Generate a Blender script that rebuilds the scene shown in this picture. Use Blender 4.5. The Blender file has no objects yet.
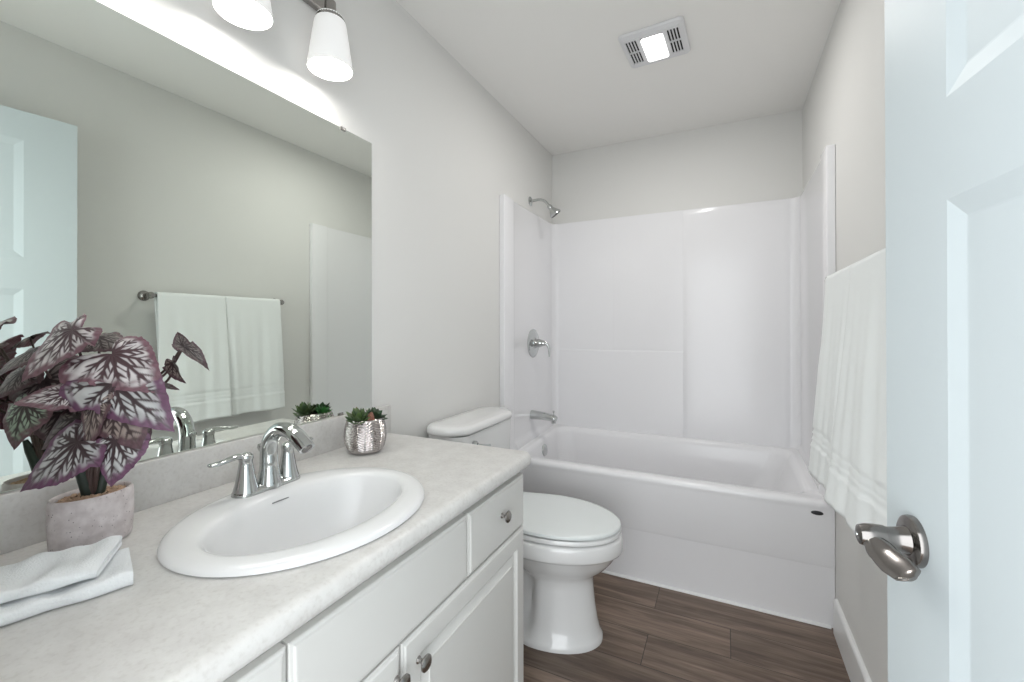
import bpy, bmesh, math, random
from mathutils import Vector, Matrix
import numpy as np

S = bpy.context.scene
COL = S.collection

# ------------------------------------------------------------------ camera, world, exposure
ROOM_W, ROOM_B, ROOM_H = 1.502, 2.93, 2.44      # room: x 0..W, depth y .06..B, height H
TUB_Y = 2.146                                   # face of the tub apron
cam_d = bpy.data.cameras.new('camera')
cam = bpy.data.objects.new('camera', cam_d); COL.objects.link(cam)
cam_d.sensor_width = 36.0
cam_d.lens = 437.155 / 1024 * 36
cam_d.shift_y = -15.68 / 1024
cam_d.clip_start = 0.02
cam.location = (1.1065, 0.0, 1.2135)
_yaw, _pitch, _roll = 0.4535, 0.0038, -0.0017
_F = Vector((-math.sin(_yaw)*math.cos(_pitch), math.cos(_yaw)*math.cos(_pitch), math.sin(_pitch)))
_R = Vector((math.cos(_yaw), math.sin(_yaw), 0)); _U = _R.cross(_F)
_R2 = _R*math.cos(_roll) + _U*math.sin(_roll); _U2 = -_R*math.sin(_roll) + _U*math.cos(_roll)
cam.rotation_euler = Matrix((_R2, _U2, -_F)).transposed().to_euler()
S.camera = cam

world = bpy.data.worlds.new('world'); S.world = world
world.use_nodes = True
world.node_tree.nodes['Background'].inputs[0].default_value = (0.93, 0.97, 1.0, 1)
world.node_tree.nodes['Background'].inputs[1].default_value = 4.0

S.view_settings.view_transform = 'Standard'
S.view_settings.look = 'None'
S.view_settings.gamma = 1.0
S.view_settings.use_curve_mapping = False
S.view_settings.exposure = 0.04
LAMP_W = 2.1          # each vanity bulb
SHADE_E = 0.30         # glow of the frosted shades
FAN_W = 6.3           # bulb of the fan light

# ------------------------------------------------------------------ helpers
MW = {}

def thing(name, label, cat, loc=(0, 0, 0), rotz=0.0, group=None):
    o = bpy.data.objects.new(name, None); COL.objects.link(o)
    o.empty_display_size = 0.05
    o.location = loc; o.rotation_euler = (0, 0, rotz)
    MW[o] = Matrix.Translation(loc) @ Matrix.Rotation(rotz, 4, 'Z')
    o['label'] = label; o['category'] = cat
    if group: o['group'] = group
    return o

def obj(name, bm, mat, parent=None, smooth=True, auto=35, label=None, local=False):
    """link a bmesh given in world coordinates as one mesh object"""
    me = bpy.data.meshes.new(name)
    bmesh.ops.recalc_face_normals(bm, faces=bm.faces)
    if parent is not None and not local:
        bm.transform(MW[parent].inverted())
    bm.to_mesh(me); bm.free()
    for m in (mat if isinstance(mat, (list, tuple)) else [mat]): me.materials.append(m)
    o = bpy.data.objects.new(name, me); COL.objects.link(o)
    if parent is not None:
        o.parent = parent; MW[o] = MW[parent].copy()
    else: MW[o] = Matrix.Identity(4)
    if smooth:
        me.shade_smooth()
        if auto is not None: me.set_sharp_from_angle(angle=math.radians(auto))
    if label: o['label'] = label
    return o

def tag(o, label, cat, group=None):
    o['label'] = label; o['category'] = cat
    if group: o['group'] = group
    return o

def struct(name, bm, mat, smooth=False, label=None, cat=None):
    o = obj(name, bm, mat, None, smooth); o['kind'] = 'structure'
    if label: o['label'] = label
    if cat: o['category'] = cat
    return o

def box(bm, x0, x1, y0, y1, z0, z1, bev=0.0, seg=2):
    b2 = bmesh.new()
    v = [b2.verts.new((x, y, z)) for z in (z0, z1) for y in (y0, y1) for x in (x0, x1)]
    for f in ((0, 2, 3, 1), (4, 5, 7, 6), (0, 1, 5, 4), (2, 6, 7, 3), (0, 4, 6, 2), (1, 3, 7, 5)):
        b2.faces.new([v[i] for i in f])
    if bev > 0:
        bmesh.ops.bevel(b2, geom=list(b2.edges), offset=bev, segments=seg, affect='EDGES', profile=0.5)
    merge(bm, b2)
    return bm

def merge(bm, b2, M=None):
    if M is not None: b2.transform(M)
    me = bpy.data.meshes.new('tmp'); b2.to_mesh(me); b2.free()
    bm.from_mesh(me); bpy.data.meshes.remove(me)

def loft(bm, rings, cap0=True, cap1=True, closed=True):
    R = [[bm.verts.new(p) for p in r] for r in rings]
    n = len(R[0])
    for a, b in zip(R, R[1:]):
        for i in range(n if closed else n - 1):
            j = (i + 1) % n
            bm.faces.new((a[i], a[j], b[j], b[i]))
    if cap0: bm.faces.new(list(reversed(R[0])))
    if cap1: bm.faces.new(R[-1])
    return R

def lathe(bm, prof, M=Matrix.Identity(4), n=32, cap0=True, cap1=True):
    """prof: (radius, height) along local z"""
    rings = [[M @ Vector((r*math.cos(2*math.pi*i/n), r*math.sin(2*math.pi*i/n), h)) for i in range(n)] for r, h in prof]
    return loft(bm, rings, cap0, cap1)

def catmull(pts, sub=8):
    P = [Vector(p) for p in pts]; P = [P[0]*2 - P[1]] + P + [P[-1]*2 - P[-2]]
    out = []
    for i in range(1, len(P) - 2):
        for k in range(sub):
            t = k/sub
            out.append(0.5*((2*P[i]) + (P[i+1]-P[i-1])*t + (2*P[i-1]-5*P[i]+4*P[i+1]-P[i+2])*t*t + (3*P[i]-P[i-1]-3*P[i+1]+P[i+2])*t**3))
    out.append(P[-2]); return out

def lin(vals, n):
    x = np.linspace(0, len(vals) - 1, n)
    return list(np.interp(x, range(len(vals)), vals))

def tube(bm, path, rad, n=16, flat=None, up=Vector((0, 0, 1)), cap=True):
    """sweep an (optionally flattened) circle along a path; flat: list of scale of the axis along 'side'"""
    path = [Vector(p) for p in path]; N = len(path)
    rad = lin(rad, N) if isinstance(rad, (list, tuple)) else [rad]*N
    fl = [1]*N if flat is None else lin(flat, N)
    rings = []; side = None
    for i, p in enumerate(path):
        t = (path[min(i+1, N-1)] - path[max(i-1, 0)]).normalized()
        if side is None:
            side = t.cross(up)
            if side.length < 1e-4: side = t.cross(Vector((0, 1, 0)))
        side = (side - t*side.dot(t)).normalized()
        u = side.cross(t).normalized()
        rings.append([p + side*(rad[i]*fl[i]*math.cos(2*math.pi*k/n)) + u*(rad[i]*math.sin(2*math.pi*k/n)) for k in range(n)])
    return loft(bm, rings, cap, cap)

def rrect(x0, x1, y0, y1, r, z, n=6):
    """rounded rectangle outline, counter-clockwise, 4*(n+1) points; z number or function(x,y)"""
    out = []
    for cx, cy, a0 in ((x1-r, y1-r, 0), (x0+r, y1-r, 90), (x0+r, y0+r, 180), (x1-r, y0+r, 270)):
        for k in range(n + 1):
            a = math.radians(a0 + 90*k/n)
            x, y = cx + r*math.cos(a), cy + r*math.sin(a)
            out.append(Vector((x, y, z(x, y) if callable(z) else z)))
    return out

def sstep(a, b, x):
    t = max(0.0, min(1.0, (x-a)/(b-a))); return t*t*(3-2*t)

# ------------------------------------------------------------------ materials
def nt(name):
    m = bpy.data.materials.new(name); m.use_nodes = True
    t = m.node_tree; b = t.nodes['Principled BSDF']
    return m, t, b

def principled(name, col, rough=0.5, metal=0.0, coat=0.0, spec=0.5, noise=None, bump=None, emis=None, coat_r=0.05):
    """noise: (scale, amount, detail) colour mottling; bump: (scale, strength, distance)"""
    m, t, b = nt(name)
    b.inputs['Base Color'].default_value = (*col, 1)
    b.inputs['Roughness'].default_value = rough; b.inputs['Metallic'].default_value = metal
    b.inputs['Coat Weight'].default_value = coat; b.inputs['Coat Roughness'].default_value = coat_r
    b.inputs['Specular IOR Level'].default_value = spec
    tc = t.nodes.new('ShaderNodeTexCoord')
    if noise:
        n = t.nodes.new('ShaderNodeTexNoise'); n.inputs['Scale'].default_value = noise[0]; n.inputs['Detail'].default_value = noise[2]
        t.links.new(tc.outputs['Object'], n.inputs['Vector'])
        mx = t.nodes.new('ShaderNodeMix'); mx.data_type = 'RGBA'
        a = noise[1]
        mx.inputs['A'].default_value = (*[c*(1-a) for c in col], 1)
        mx.inputs['B'].default_value = (*[min(1, c*(1+a)) for c in col], 1)
        t.links.new(n.outputs['Fac'], mx.inputs['Factor']); t.links.new(mx.outputs['Result'], b.inputs['Base Color'])
    if bump:
        n = t.nodes.new('ShaderNodeTexNoise'); n.inputs['Scale'].default_value = bump[0]; n.inputs['Detail'].default_value = 3
        t.links.new(tc.outputs['Object'], n.inputs['Vector'])
        bp = t.nodes.new('ShaderNodeBump'); bp.inputs['Strength'].default_value = bump[1]; bp.inputs['Distance'].default_value = bump[2]
        t.links.new(n.outputs['Fac'], bp.inputs['Height']); t.links.new(bp.outputs['Normal'], b.inputs['Normal'])
    if emis:
        b.inputs['Emission Color'].default_value = (*emis[0], 1); b.inputs['Emission Strength'].default_value = emis[1]
    return m

M_wall = principled('wall_paint', (0.755, 0.75, 0.73), 0.6, bump=(260, 0.06, 0.002), spec=0.3)
M_ceil = principled('ceiling_paint', (0.90, 0.89, 0.865), 0.75, bump=(180, 0.08, 0.002), spec=0.2)
M_trim = principled('white_trim_paint', (0.82, 0.825, 0.82), 0.32)
M_door = principled('door_paint', (0.62, 0.685, 0.71), 0.5, noise=(3, 0.01, 2))
M_cab = principled('cabinet_foil', (0.68, 0.675, 0.65), 0.34)
M_cabin = principled('cabinet_dark_gap', (0.10, 0.095, 0.09), 0.7)
M_acryl = principled('tub_acrylic', (0.86, 0.855, 0.87), 0.2, spec=0.38, coat=0.05, coat_r=0.05)
M_porc = principled('vitreous_china', (0.80, 0.80, 0.795), 0.08, coat=0.6)
M_sink = principled('sink_china', (0.80, 0.80, 0.80), 0.17, coat=0.0)
M_seat = principled('toilet_seat_plastic', (0.77, 0.805, 0.80), 0.24)
M_chrome = principled('chrome', (0.56, 0.575, 0.57), 0.045, 1.0)
M_nickel = principled('brushed_nickel', (0.36, 0.345, 0.33), 0.24, 1.0)
M_nickel_d = principled('satin_nickel_lever', (0.25, 0.235, 0.225), 0.2, 1.0)
M_dark = principled('dark_void', (0.012, 0.012, 0.012), 0.6)
M_rubber = principled('black_rubber', (0.02, 0.02, 0.02), 0.5)
M_plastic = principled('white_plastic', (0.74, 0.74, 0.755), 0.35)
M_bark = principled('bark_chips', (0.50, 0.34, 0.235), 0.8, noise=(90, 0.6, 3))
M_mirror = principled('mirror_glass', (0.83, 0.875, 0.82), 0.0, 1.0)
M_soil = principled('dark_soil', (0.03, 0.022, 0.018), 0.9)
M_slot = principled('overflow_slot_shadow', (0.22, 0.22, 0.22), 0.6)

def mat_shade():
    m, t, b = nt('frosted_glass_shade')
    b.inputs['Base Color'].default_value = (0.78, 0.78, 0.775, 1); b.inputs['Roughness'].default_value = 0.35
    b.inputs['Emission Color'].default_value = (1.0, 0.985, 0.965, 1); b.inputs['Emission Strength'].default_value = SHADE_E
    return m
M_shade = mat_shade()
M_bulb = principled('lit_bulb', (0.9, 0.9, 0.9), 0.4, emis=((1.0, 0.97, 0.93), 7.0))
M_lens = principled('lit_fan_lens', (0.9, 0.9, 0.9), 0.4, emis=((1.0, 0.985, 0.97), 2.2))

def mat_counter():
    m, t, b = nt('laminate_countertop')
    tc = t.nodes.new('ShaderNodeTexCoord')
    n1 = t.nodes.new('ShaderNodeTexNoise'); n1.inputs['Scale'].default_value = 22; n1.inputs['Detail'].default_value = 6; n1.inputs['Roughness'].default_value = 0.65
    n2 = t.nodes.new('ShaderNodeTexNoise'); n2.inputs['Scale'].default_value = 130; n2.inputs['Detail'].default_value = 4
    for n in (n1, n2): t.links.new(tc.outputs['Object'], n.inputs['Vector'])
    r1 = t.nodes.new('ShaderNodeValToRGB')
    r1.color_ramp.elements[0].position = 0.3; r1.color_ramp.elements[0].color = (0.60, 0.585, 0.565, 1)
    r1.color_ramp.elements[1].position = 0.68; r1.color_ramp.elements[1].color = (0.70, 0.69, 0.67, 1)
    t.links.new(n1.outputs['Fac'], r1.inputs['Fac'])
    r2 = t.nodes.new('ShaderNodeValToRGB')
    r2.color_ramp.elements[0].position = 0.28; r2.color_ramp.elements[0].color = (0.90, 0.89, 0.88, 1)
    r2.color_ramp.elements[1].position = 0.5; r2.color_ramp.elements[1].color = (1, 1, 1, 1)
    t.links.new(n2.outputs['Fac'], r2.inputs['Fac'])
    mx = t.nodes.new('ShaderNodeMix'); mx.data_type = 'RGBA'; mx.blend_type = 'MULTIPLY'; mx.inputs['Factor'].default_value = 1
    t.links.new(r1.outputs['Color'], mx.inputs['A']); t.links.new(r2.outputs['Color'], mx.inputs['B'])
    t.links.new(mx.outputs['Result'], b.inputs['Base Color'])
    b.inputs['Roughness'].default_value = 0.36
    return m
M_counter = mat_counter()

def mat_floor():
    """vinyl planks running along x, 0.175 m wide, joints staggered"""
    m, t, b = nt('vinyl_plank_floor')
    tc = t.nodes.new('ShaderNodeTexCoord')
    mp = t.nodes.new('ShaderNodeMapping'); mp.inputs['Location'].default_value = (-0.83+1.22*2, -0.04, 0)
    t.links.new(tc.outputs['Object'], mp.inputs['Vector'])
    br = t.nodes.new('ShaderNodeTexBrick')
    br.offset = 0.761; br.offset_frequency = 2; br.squash = 1.0
    br.inputs['Scale'].default_value = 1.0
    br.inputs['Brick Width'].default_value = 1.22; br.inputs['Row Height'].default_value = 0.175
    br.inputs['Mortar Size'].default_value = 0.0014; br.inputs['Mortar Smooth'].default_value = 0.1; br.inputs['Bias'].default_value = 0.0
    br.inputs['Color1'].default_value = (0, 0, 0, 1); br.inputs['Color2'].default_value = (1, 1, 1, 1); br.inputs['Mortar'].default_value = (0.5, 0.5, 0.5, 1)
    t.links.new(mp.outputs['Vector'], br.inputs['Vector'])
    # grain stretched along x, shifted per plank
    sc = t.nodes.new('ShaderNodeVectorMath'); sc.operation = 'MULTIPLY'; sc.inputs[1].default_value = (1.6, 22, 1)
    t.links.new(tc.outputs['Object'], sc.inputs[0])
    ad = t.nodes.new('ShaderNodeVectorMath'); ad.operation = 'ADD'
    mul = t.nodes.new('ShaderNodeVectorMath'); mul.operation = 'SCALE'; mul.inputs['Scale'].default_value = 37.0
    t.links.new(br.outputs['Color'], mul.inputs[0]); t.links.new(sc.outputs[0], ad.inputs[0]); t.links.new(mul.outputs[0], ad.inputs[1])
    g1 = t.nodes.new('ShaderNodeTexNoise'); g1.inputs['Scale'].default_value = 1.15; g1.inputs['Detail'].default_value = 7; g1.inputs['Roughness'].default_value = 0.62; g1.inputs['Distortion'].default_value = 0.9
    t.links.new(ad.outputs[0], g1.inputs['Vector'])
    g2 = t.nodes.new('ShaderNodeTexNoise'); g2.inputs['Scale'].default_value = 5; g2.inputs['Detail'].default_value = 5
    t.links.new(ad.outputs[0], g2.inputs['Vector'])
    am = t.nodes.new('ShaderNodeMath'); am.operation = 'MULTIPLY_ADD'; am.inputs[1].default_value = 0.3
    t.links.new(g2.outputs['Fac'], am.inputs[0]); t.links.new(g1.outputs['Fac'], am.inputs[2])
    rp = t.nodes.new('ShaderNodeValToRGB')
    e = rp.color_ramp.elements
    e[0].position = 0.42; e[0].color = (0.058, 0.037, 0.026, 1)
    e[1].position = 0.88; e[1].color = (0.27, 0.20, 0.155, 1)
    k = e.new(0.62); k.color = (0.140, 0.097, 0.072, 1)
    t.links.new(am.outputs[0], rp.inputs['Fac'])
    # plank-to-plank tone
    sp = t.nodes.new('ShaderNodeSeparateColor'); t.links.new(br.outputs['Color'], sp.inputs[0])
    mr = t.nodes.new('ShaderNodeMapRange'); mr.inputs['To Min'].default_value = 0.72; mr.inputs['To Max'].default_value = 1.30
    t.links.new(sp.outputs[0], mr.inputs['Value'])
    vm = t.nodes.new('ShaderNodeVectorMath'); vm.operation = 'SCALE'
    t.links.new(rp.outputs['Color'], vm.inputs[0]); t.links.new(mr.outputs['Result'], vm.inputs['Scale'])
    mx = t.nodes.new('ShaderNodeMix'); mx.data_type = 'RGBA'; mx.inputs['B'].default_value = (0.03, 0.022, 0.018, 1)
    t.links.new(br.outputs['Fac'], mx.inputs['Factor']); t.links.new(vm.outputs[0], mx.inputs['A'])
    t.links.new(mx.outputs['Result'], b.inputs['Base Color'])
    b.inputs['Roughness'].default_value = 0.42
    bp = t.nodes.new('ShaderNodeBump'); bp.inputs['Strength'].default_value = 0.25; bp.inputs['Distance'].default_value = 0.002
    iv = t.nodes.new('ShaderNodeMath'); iv.operation = 'MULTIPLY_ADD'; iv.inputs[1].default_value = -1.0
    t.links.new(br.outputs['Fac'], iv.inputs[0]); t.links.new(am.outputs[0], iv.inputs[2])
    t.links.new(iv.outputs[0], bp.inputs['Height']); t.links.new(bp.outputs['Normal'], b.inputs['Normal'])
    return m
M_floor = mat_floor()

def mat_towel(name, col, bs=0.22):
    m, t, b = nt(name)
    tc = t.nodes.new('ShaderNodeTexCoord')
    n = t.nodes.new('ShaderNodeTexNoise'); n.inputs['Scale'].default_value = 420; n.inputs['Detail'].default_value = 2
    n2 = t.nodes.new('ShaderNodeTexNoise'); n2.inputs['Scale'].default_value = 60; n2.inputs['Detail'].default_value = 4
    for k in (n, n2): t.links.new(tc.outputs['Object'], k.inputs['Vector'])
    a = t.nodes.new('ShaderNodeMath'); a.operation = 'MULTIPLY_ADD'; a.inputs[1].default_value = 0.8
    t.links.new(n2.outputs['Fac'], a.inputs[0]); t.links.new(n.outputs['Fac'], a.inputs[2])
    bp = t.nodes.new('ShaderNodeBump'); bp.inputs['Strength'].default_value = bs; bp.inputs['Distance'].default_value = 0.002
    t.links.new(a.outputs[0], bp.inputs['Height']); t.links.new(bp.outputs['Normal'], b.inputs['Normal'])
    b.inputs['Base Color'].default_value = (*col, 1); b.inputs['Roughness'].default_value = 0.95
    b.inputs['Specular IOR Level'].default_value = 0.1
    return m
M_towel = mat_towel('terry_cloth', (0.90, 0.925, 0.92))
M_cloth = mat_towel('washcloth_terry', (0.88, 0.90, 0.91), 0.5)

def mat_stonepot():
    m, t, b = nt('speckled_stone_pot')
    tc = t.nodes.new('ShaderNodeTexCoord')
    v = t.nodes.new('ShaderNodeTexVoronoi'); v.inputs['Scale'].default_value = 210; v.inputs['Randomness'].default_value = 1
    n = t.nodes.new('ShaderNodeTexNoise'); n.inputs['Scale'].default_value = 55; n.inputs['Detail'].default_value = 6
    for k in (v, n): t.links.new(tc.outputs['Object'], k.inputs['Vector'])
    r = t.nodes.new('ShaderNodeValToRGB')
    r.color_ramp.elements[0].position = 0.12; r.color_ramp.elements[0].color = (0.16, 0.13, 0.14, 1)
    r.color_ramp.elements[1].position = 0.22; r.color_ramp.elements[1].color = (1, 1, 1, 1)
    t.links.new(v.outputs['Distance'], r.inputs['Fac'])
    r2 = t.nodes.new('ShaderNodeValToRGB')
    r2.color_ramp.elements[0].position = 0.35; r2.color_ramp.elements[0].color = (0.56, 0.50, 0.50, 1)
    r2.color_ramp.elements[1].position = 0.65; r2.color_ramp.elements[1].color = (0.72, 0.665, 0.665, 1)
    t.links.new(n.outputs['Fac'], r2.inputs['Fac'])
    n3 = t.nodes.new('ShaderNodeTexNoise'); n3.inputs['Scale'].default_value = 70
    t.links.new(tc.outputs['Object'], n3.inputs['Vector'])
    r3 = t.nodes.new('ShaderNodeValToRGB'); r3.color_ramp.elements[0].position = 0.48; r3.color_ramp.elements[1].position = 0.56
    t.links.new(n3.outputs['Fac'], r3.inputs['Fac'])
    mx = t.nodes.new('ShaderNodeMix'); mx.data_type = 'RGBA'; mx.blend_type = 'MULTIPLY'
    t.links.new(r3.outputs['Color'], mx.inputs['Factor']); t.links.new(r2.outputs['Color'], mx.inputs['A']); t.links.new(r.outputs['Color'], mx.inputs['B'])
    t.links.new(mx.outputs['Result'], b.inputs['Base Color']); b.inputs['Roughness'].default_value = 0.75
    bp = t.nodes.new('ShaderNodeBump'); bp.inputs['Strength'].default_value = 0.3; bp.inputs['Distance'].default_value = 0.001
    t.links.new(n.outputs['Fac'], bp.inputs['Height']); t.links.new(bp.outputs['Normal'], b.inputs['Normal'])
    return m
M_pot = mat_stonepot()

def mat_attr(name, rough, under=None, coat=0.0):
    """colour pattern of a leaf: stored per point on the leaf, darker red underside"""
    m, t, b = nt(name)
    a = t.nodes.new('ShaderNodeAttribute'); a.attribute_name = 'pattern'
    g = t.nodes.new('ShaderNodeNewGeometry')
    mx = t.nodes.new('ShaderNodeMix'); mx.data_type = 'RGBA'
    mx.inputs['B'].default_value = (*(under or (0.1, 0.03, 0.04)), 1)
    t.links.new(a.outputs['Color'], mx.inputs['A']); t.links.new(g.outputs['Backfacing'], mx.inputs['Factor'])
    t.links.new(mx.outputs['Result'], b.inputs['Base Color'])
    b.inputs['Roughness'].default_value = rough; b.inputs['Coat Weight'].default_value = coat
    return m
M_leaf = mat_attr('begonia_leaf', 0.5, (0.13, 0.04, 0.06))
M_succ = mat_attr('succulent_leaf', 0.45, (0.03, 0.05, 0.03))
M_stem = principled('begonia_stalk', (0.018, 0.030, 0.022), 0.4)
M_petiole = principled('begonia_petiole', (0.075, 0.045, 0.04), 0.5)
M_hammer = principled('hammered_silver', (0.56, 0.525, 0.515), 0.16, 1.0)
M_bud = principled('pink_flower_bud', (0.33, 0.15, 0.105), 0.5, noise=(120, 0.8, 2))
M_caulk = principled('white_caulk', (0.78, 0.78, 0.78), 0.5)
M_badge = principled('dark_badge', (0.03, 0.03, 0.032), 0.35)

# ------------------------------------------------------------------ the room
W, B, T, H = ROOM_W, ROOM_B, TUB_Y, ROOM_H
E_Y = 0.06                                       # room face of the entry wall
DX0, DX1, DZ = 0.62, 1.435, 2.06                 # doorway opening
bm = bmesh.new(); box(bm, -0.12, W+0.12, -0.9, B+0.12, -0.05, 0.0); struct('floor', bm, M_floor)
bm = bmesh.new(); box(bm, -0.12, W+0.12, E_Y-0.12, B+0.12, H, H+0.05); struct('ceiling', bm, M_ceil)
bm = bmesh.new(); box(bm, -0.12, 0, E_Y-0.12, B+0.12, 0, H); struct('wall_left', bm, M_wall)
bm = bmesh.new(); box(bm, W, W+0.12, E_Y-0.12, B+0.12, 0, H); struct('wall_right', bm, M_wall)
bm = bmesh.new(); box(bm, 0, W, B, B+0.12, 0, H); struct('wall_back', bm, M_wall)
bm = bmesh.new()
box(bm, 0, DX0, E_Y-0.12, E_Y, 0, H); box(bm, DX1, W, E_Y-0.12, E_Y, 0, H); box(bm, DX0, DX1, E_Y-0.12, E_Y, DZ, H)
struct('wall_front', bm, M_wall)
bm = bmesh.new()
for x0, x1, z0, z1 in ((DX0, DX0+0.018, 0, DZ), (DX1-0.018, DX1, 0, DZ), (DX0+0.018, DX1-0.018, DZ-0.018, DZ)):
    box(bm, x0, x1, E_Y-0.12, E_Y, z0, z1)
for x0, x1, z0, z1 in ((DX0-0.06, DX0+0.006, 0, DZ+0.06), (DX0+0.006, DX1-0.006, DZ-0.006, DZ+0.06), (DX1-0.006, DX1+0.055, 0, DZ+0.06)):
    box(bm, x0, x1, E_Y, E_Y+0.014, z0, z1, 0.002)
struct('trim_1', bm, M_trim)                     # door lining and casing

def baseboard(name, x_wall, sgn, y0, y1):
    bm = bmesh.new()
    prof = [(0, 0), (0.014, 0), (0.014, 0.128), (0.011, 0.1345), (0.006, 0.1385), (0, 0.1385)]
    loft(bm, [[Vector((x_wall + sgn*p, y, z)) for p, z in prof] for y in (y0, y1)])
    struct(name, bm, M_trim)
baseboard('baseboard_right', W, -1, E_Y+0.014, T-0.03)
baseboard('baseboard_left', 0, 1, 1.216, T-0.03)

# portal-style sampling hint for the light that comes through the doorway
pd = bpy.data.lights.new('doorway_portal', 'AREA'); pd.shape = 'RECTANGLE'
pd.size = DX1-DX0; pd.size_y = DZ; pd.cycles.is_portal = True
po = bpy.data.objects.new('doorway_portal', pd); COL.objects.link(po)
po.location = ((DX0+DX1)/2, E_Y-0.121, DZ/2); po.rotation_euler = (math.radians(90), 0, 0)

# ------------------------------------------------------------------ door (open, hinged on the right of the doorway)
DOOR_W, DOOR_T, DOOR_H = 0.755, 0.035, 2.04
DE = Vector((1.325, 0.8405, 0))                  # free edge, room face
da = math.radians(7)
door_x = Vector((math.sin(da), -math.cos(da), 0))        # from the free edge towards the hinge
door_n = Vector((-math.cos(da), -math.sin(da), 0))       # room-side face normal
DM = Matrix((( door_x.x, door_n.x, 0, DE.x), (door_x.y, door_n.y, 0, DE.y), (0, 0, 1, 0.012), (0, 0, 0, 1)))

def panel_face(bm, u0, u1, z0, z1, v, holes, dep, bw):
    """one door face: flat stiles and rails around recessed panels, sloped sticking"""
    us = sorted({u0, u1, *[h[0] for h in holes], *[h[1] for h in holes]}); zs = sorted({z0, z1, *[h[2] for h in holes], *[h[3] for h in holes]})
    s = 1 if v >= -DOOR_T/2 else -1
    for a, b_ in zip(us, us[1:]):
        for c, d in zip(zs, zs[1:]):
            if any(a >= h[0]-1e-6 and b_ <= h[1]+1e-6 and c >= h[2]-1e-6 and d <= h[3]+1e-6 for h in holes): continue
            bm.faces.new([bm.verts.new(p) for p in ((a, v, c), (b_, v, c), (b_, v, d), (a, v, d))])
    for h in holes:
        q = lambda i, dd: [bm.verts.new(p) for p in ((h[0]+i, v-s*dd, h[2]+i), (h[1]-i, v-s*dd, h[2]+i), (h[1]-i, v-s*dd, h[3]-i), (h[0]+i, v-s*dd, h[3]-i))]
        rs = [q(0, 0), q(bw*0.9, dep*0.95), q(bw, dep)]
        for a, b_ in zip(rs, rs[1:]):
            for i in range(4): bm.faces.new((a[i], a[(i+1) % 4], b_[(i+1) % 4], b_[i]))
        bm.faces.new(rs[-1])

bm = bmesh.new()
ST = 0.150
holes = [(ST, DOOR_W-ST, 1.473, 1.928), (ST, DOOR_W-ST, 0.25, 1.352)]
panel_face(bm, 0, DOOR_W, 0, DOOR_H, 0.0, holes, 0.0065, 0.027)
panel_face(bm, 0, DOOR_W, 0, DOOR_H, -DOOR_T, holes, 0.0065, 0.027)
for q in (((0, 0, 0), (0, -DOOR_T, 0), (0, -DOOR_T, DOOR_H), (0, 0, DOOR_H)), ((DOOR_W, 0, 0), (DOOR_W, -DOOR_T, 0), (DOOR_W, -DOOR_T, DOOR_H), (DOOR_W, 0, DOOR_H)),
          ((0, 0, 0), (DOOR_W, 0, 0), (DOOR_W, -DOOR_T, 0), (0, -DOOR_T, 0)), ((0, 0, DOOR_H), (DOOR_W, 0, DOOR_H), (DOOR_W, -DOOR_T, DOOR_H), (0, -DOOR_T, DOOR_H))):
    bm.faces.new([bm.verts.new(p) for p in q])
bmesh.ops.remove_doubles(bm, verts=bm.verts, dist=1e-5)
bm.transform(DM)
door = struct('door_1', bm, M_door, smooth=False, label='pale blue-white panelled door standing open along the right wall', cat='door')

def lever_set(side):
    """rose, neck and paddle lever on one face of the door, in door coordinates u,v,z"""
    o = thing('door_handle', 'brushed nickel lever handle on the open white door', 'door handle')
    o.parent = door; del o['label'], o['category']
    s = side; v0 = 0.0 if s > 0 else -DOOR_T
    c = Vector((0.078, v0, 0.914))
    RM = Matrix.Translation(c) @ Matrix.Rotation(math.radians(-90 if s > 0 else 90), 4, 'X')
    bm = bmesh.new(); lathe(bm, [(0.0325, 0), (0.033, 0.004), (0.0315, 0.008), (0.027, 0.0105), (0.0, 0.011)][:4], RM, 40)
    bm.transform(DM); obj('rose', bm, M_nickel_d, o)
    bm = bmesh.new(); lathe(bm, [(0.019, 0.010), (0.0155, 0.020), (0.014, 0.030), (0.0145, 0.032), (0.0145, 0.034)], RM, 32)
    bm.transform(DM); obj('neck', bm, M_nickel_d, o)
    bm = bmesh.new()
    hub = [(0.0155, 0.0345), (0.0158, 0.045), (0.0150, 0.056), (0.0125, 0.063), (0.006, 0.0655)]
    lathe(bm, hub, RM, 32)
    pts = [c + Vector((0.000, s*0.050, 0.000)), c + Vector((0.014, s*0.049, -0.005)), c + Vector((0.034, s*0.047, -0.009)), c + Vector((0.058, s*0.044, -0.0105)), c + Vector((0.080, s*0.042, -0.0105)), c + Vector((0.088, s*0.041, -0.0105))]
    tube(bm, catmull(pts, 6), [0.0125, 0.0085, 0.0052, 0.0042, 0.0038, 0.0020], 24, flat=[1.0, 1.55, 3.1, 4.3, 3.9, 2.6], up=Vector((0, s*0.45, 0.9)))
    bm.transform(DM); obj('lever', bm, M_nickel_d, o)
    if s > 0:
        bm = bmesh.new(); lathe(bm, [(0.0035, 0.0650), (0.0032, 0.0665)], RM, 16); bm.transform(DM); obj('privacy_button', bm, M_chrome, o)
    return o
lever_set(1); lever_set(-1)

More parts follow.
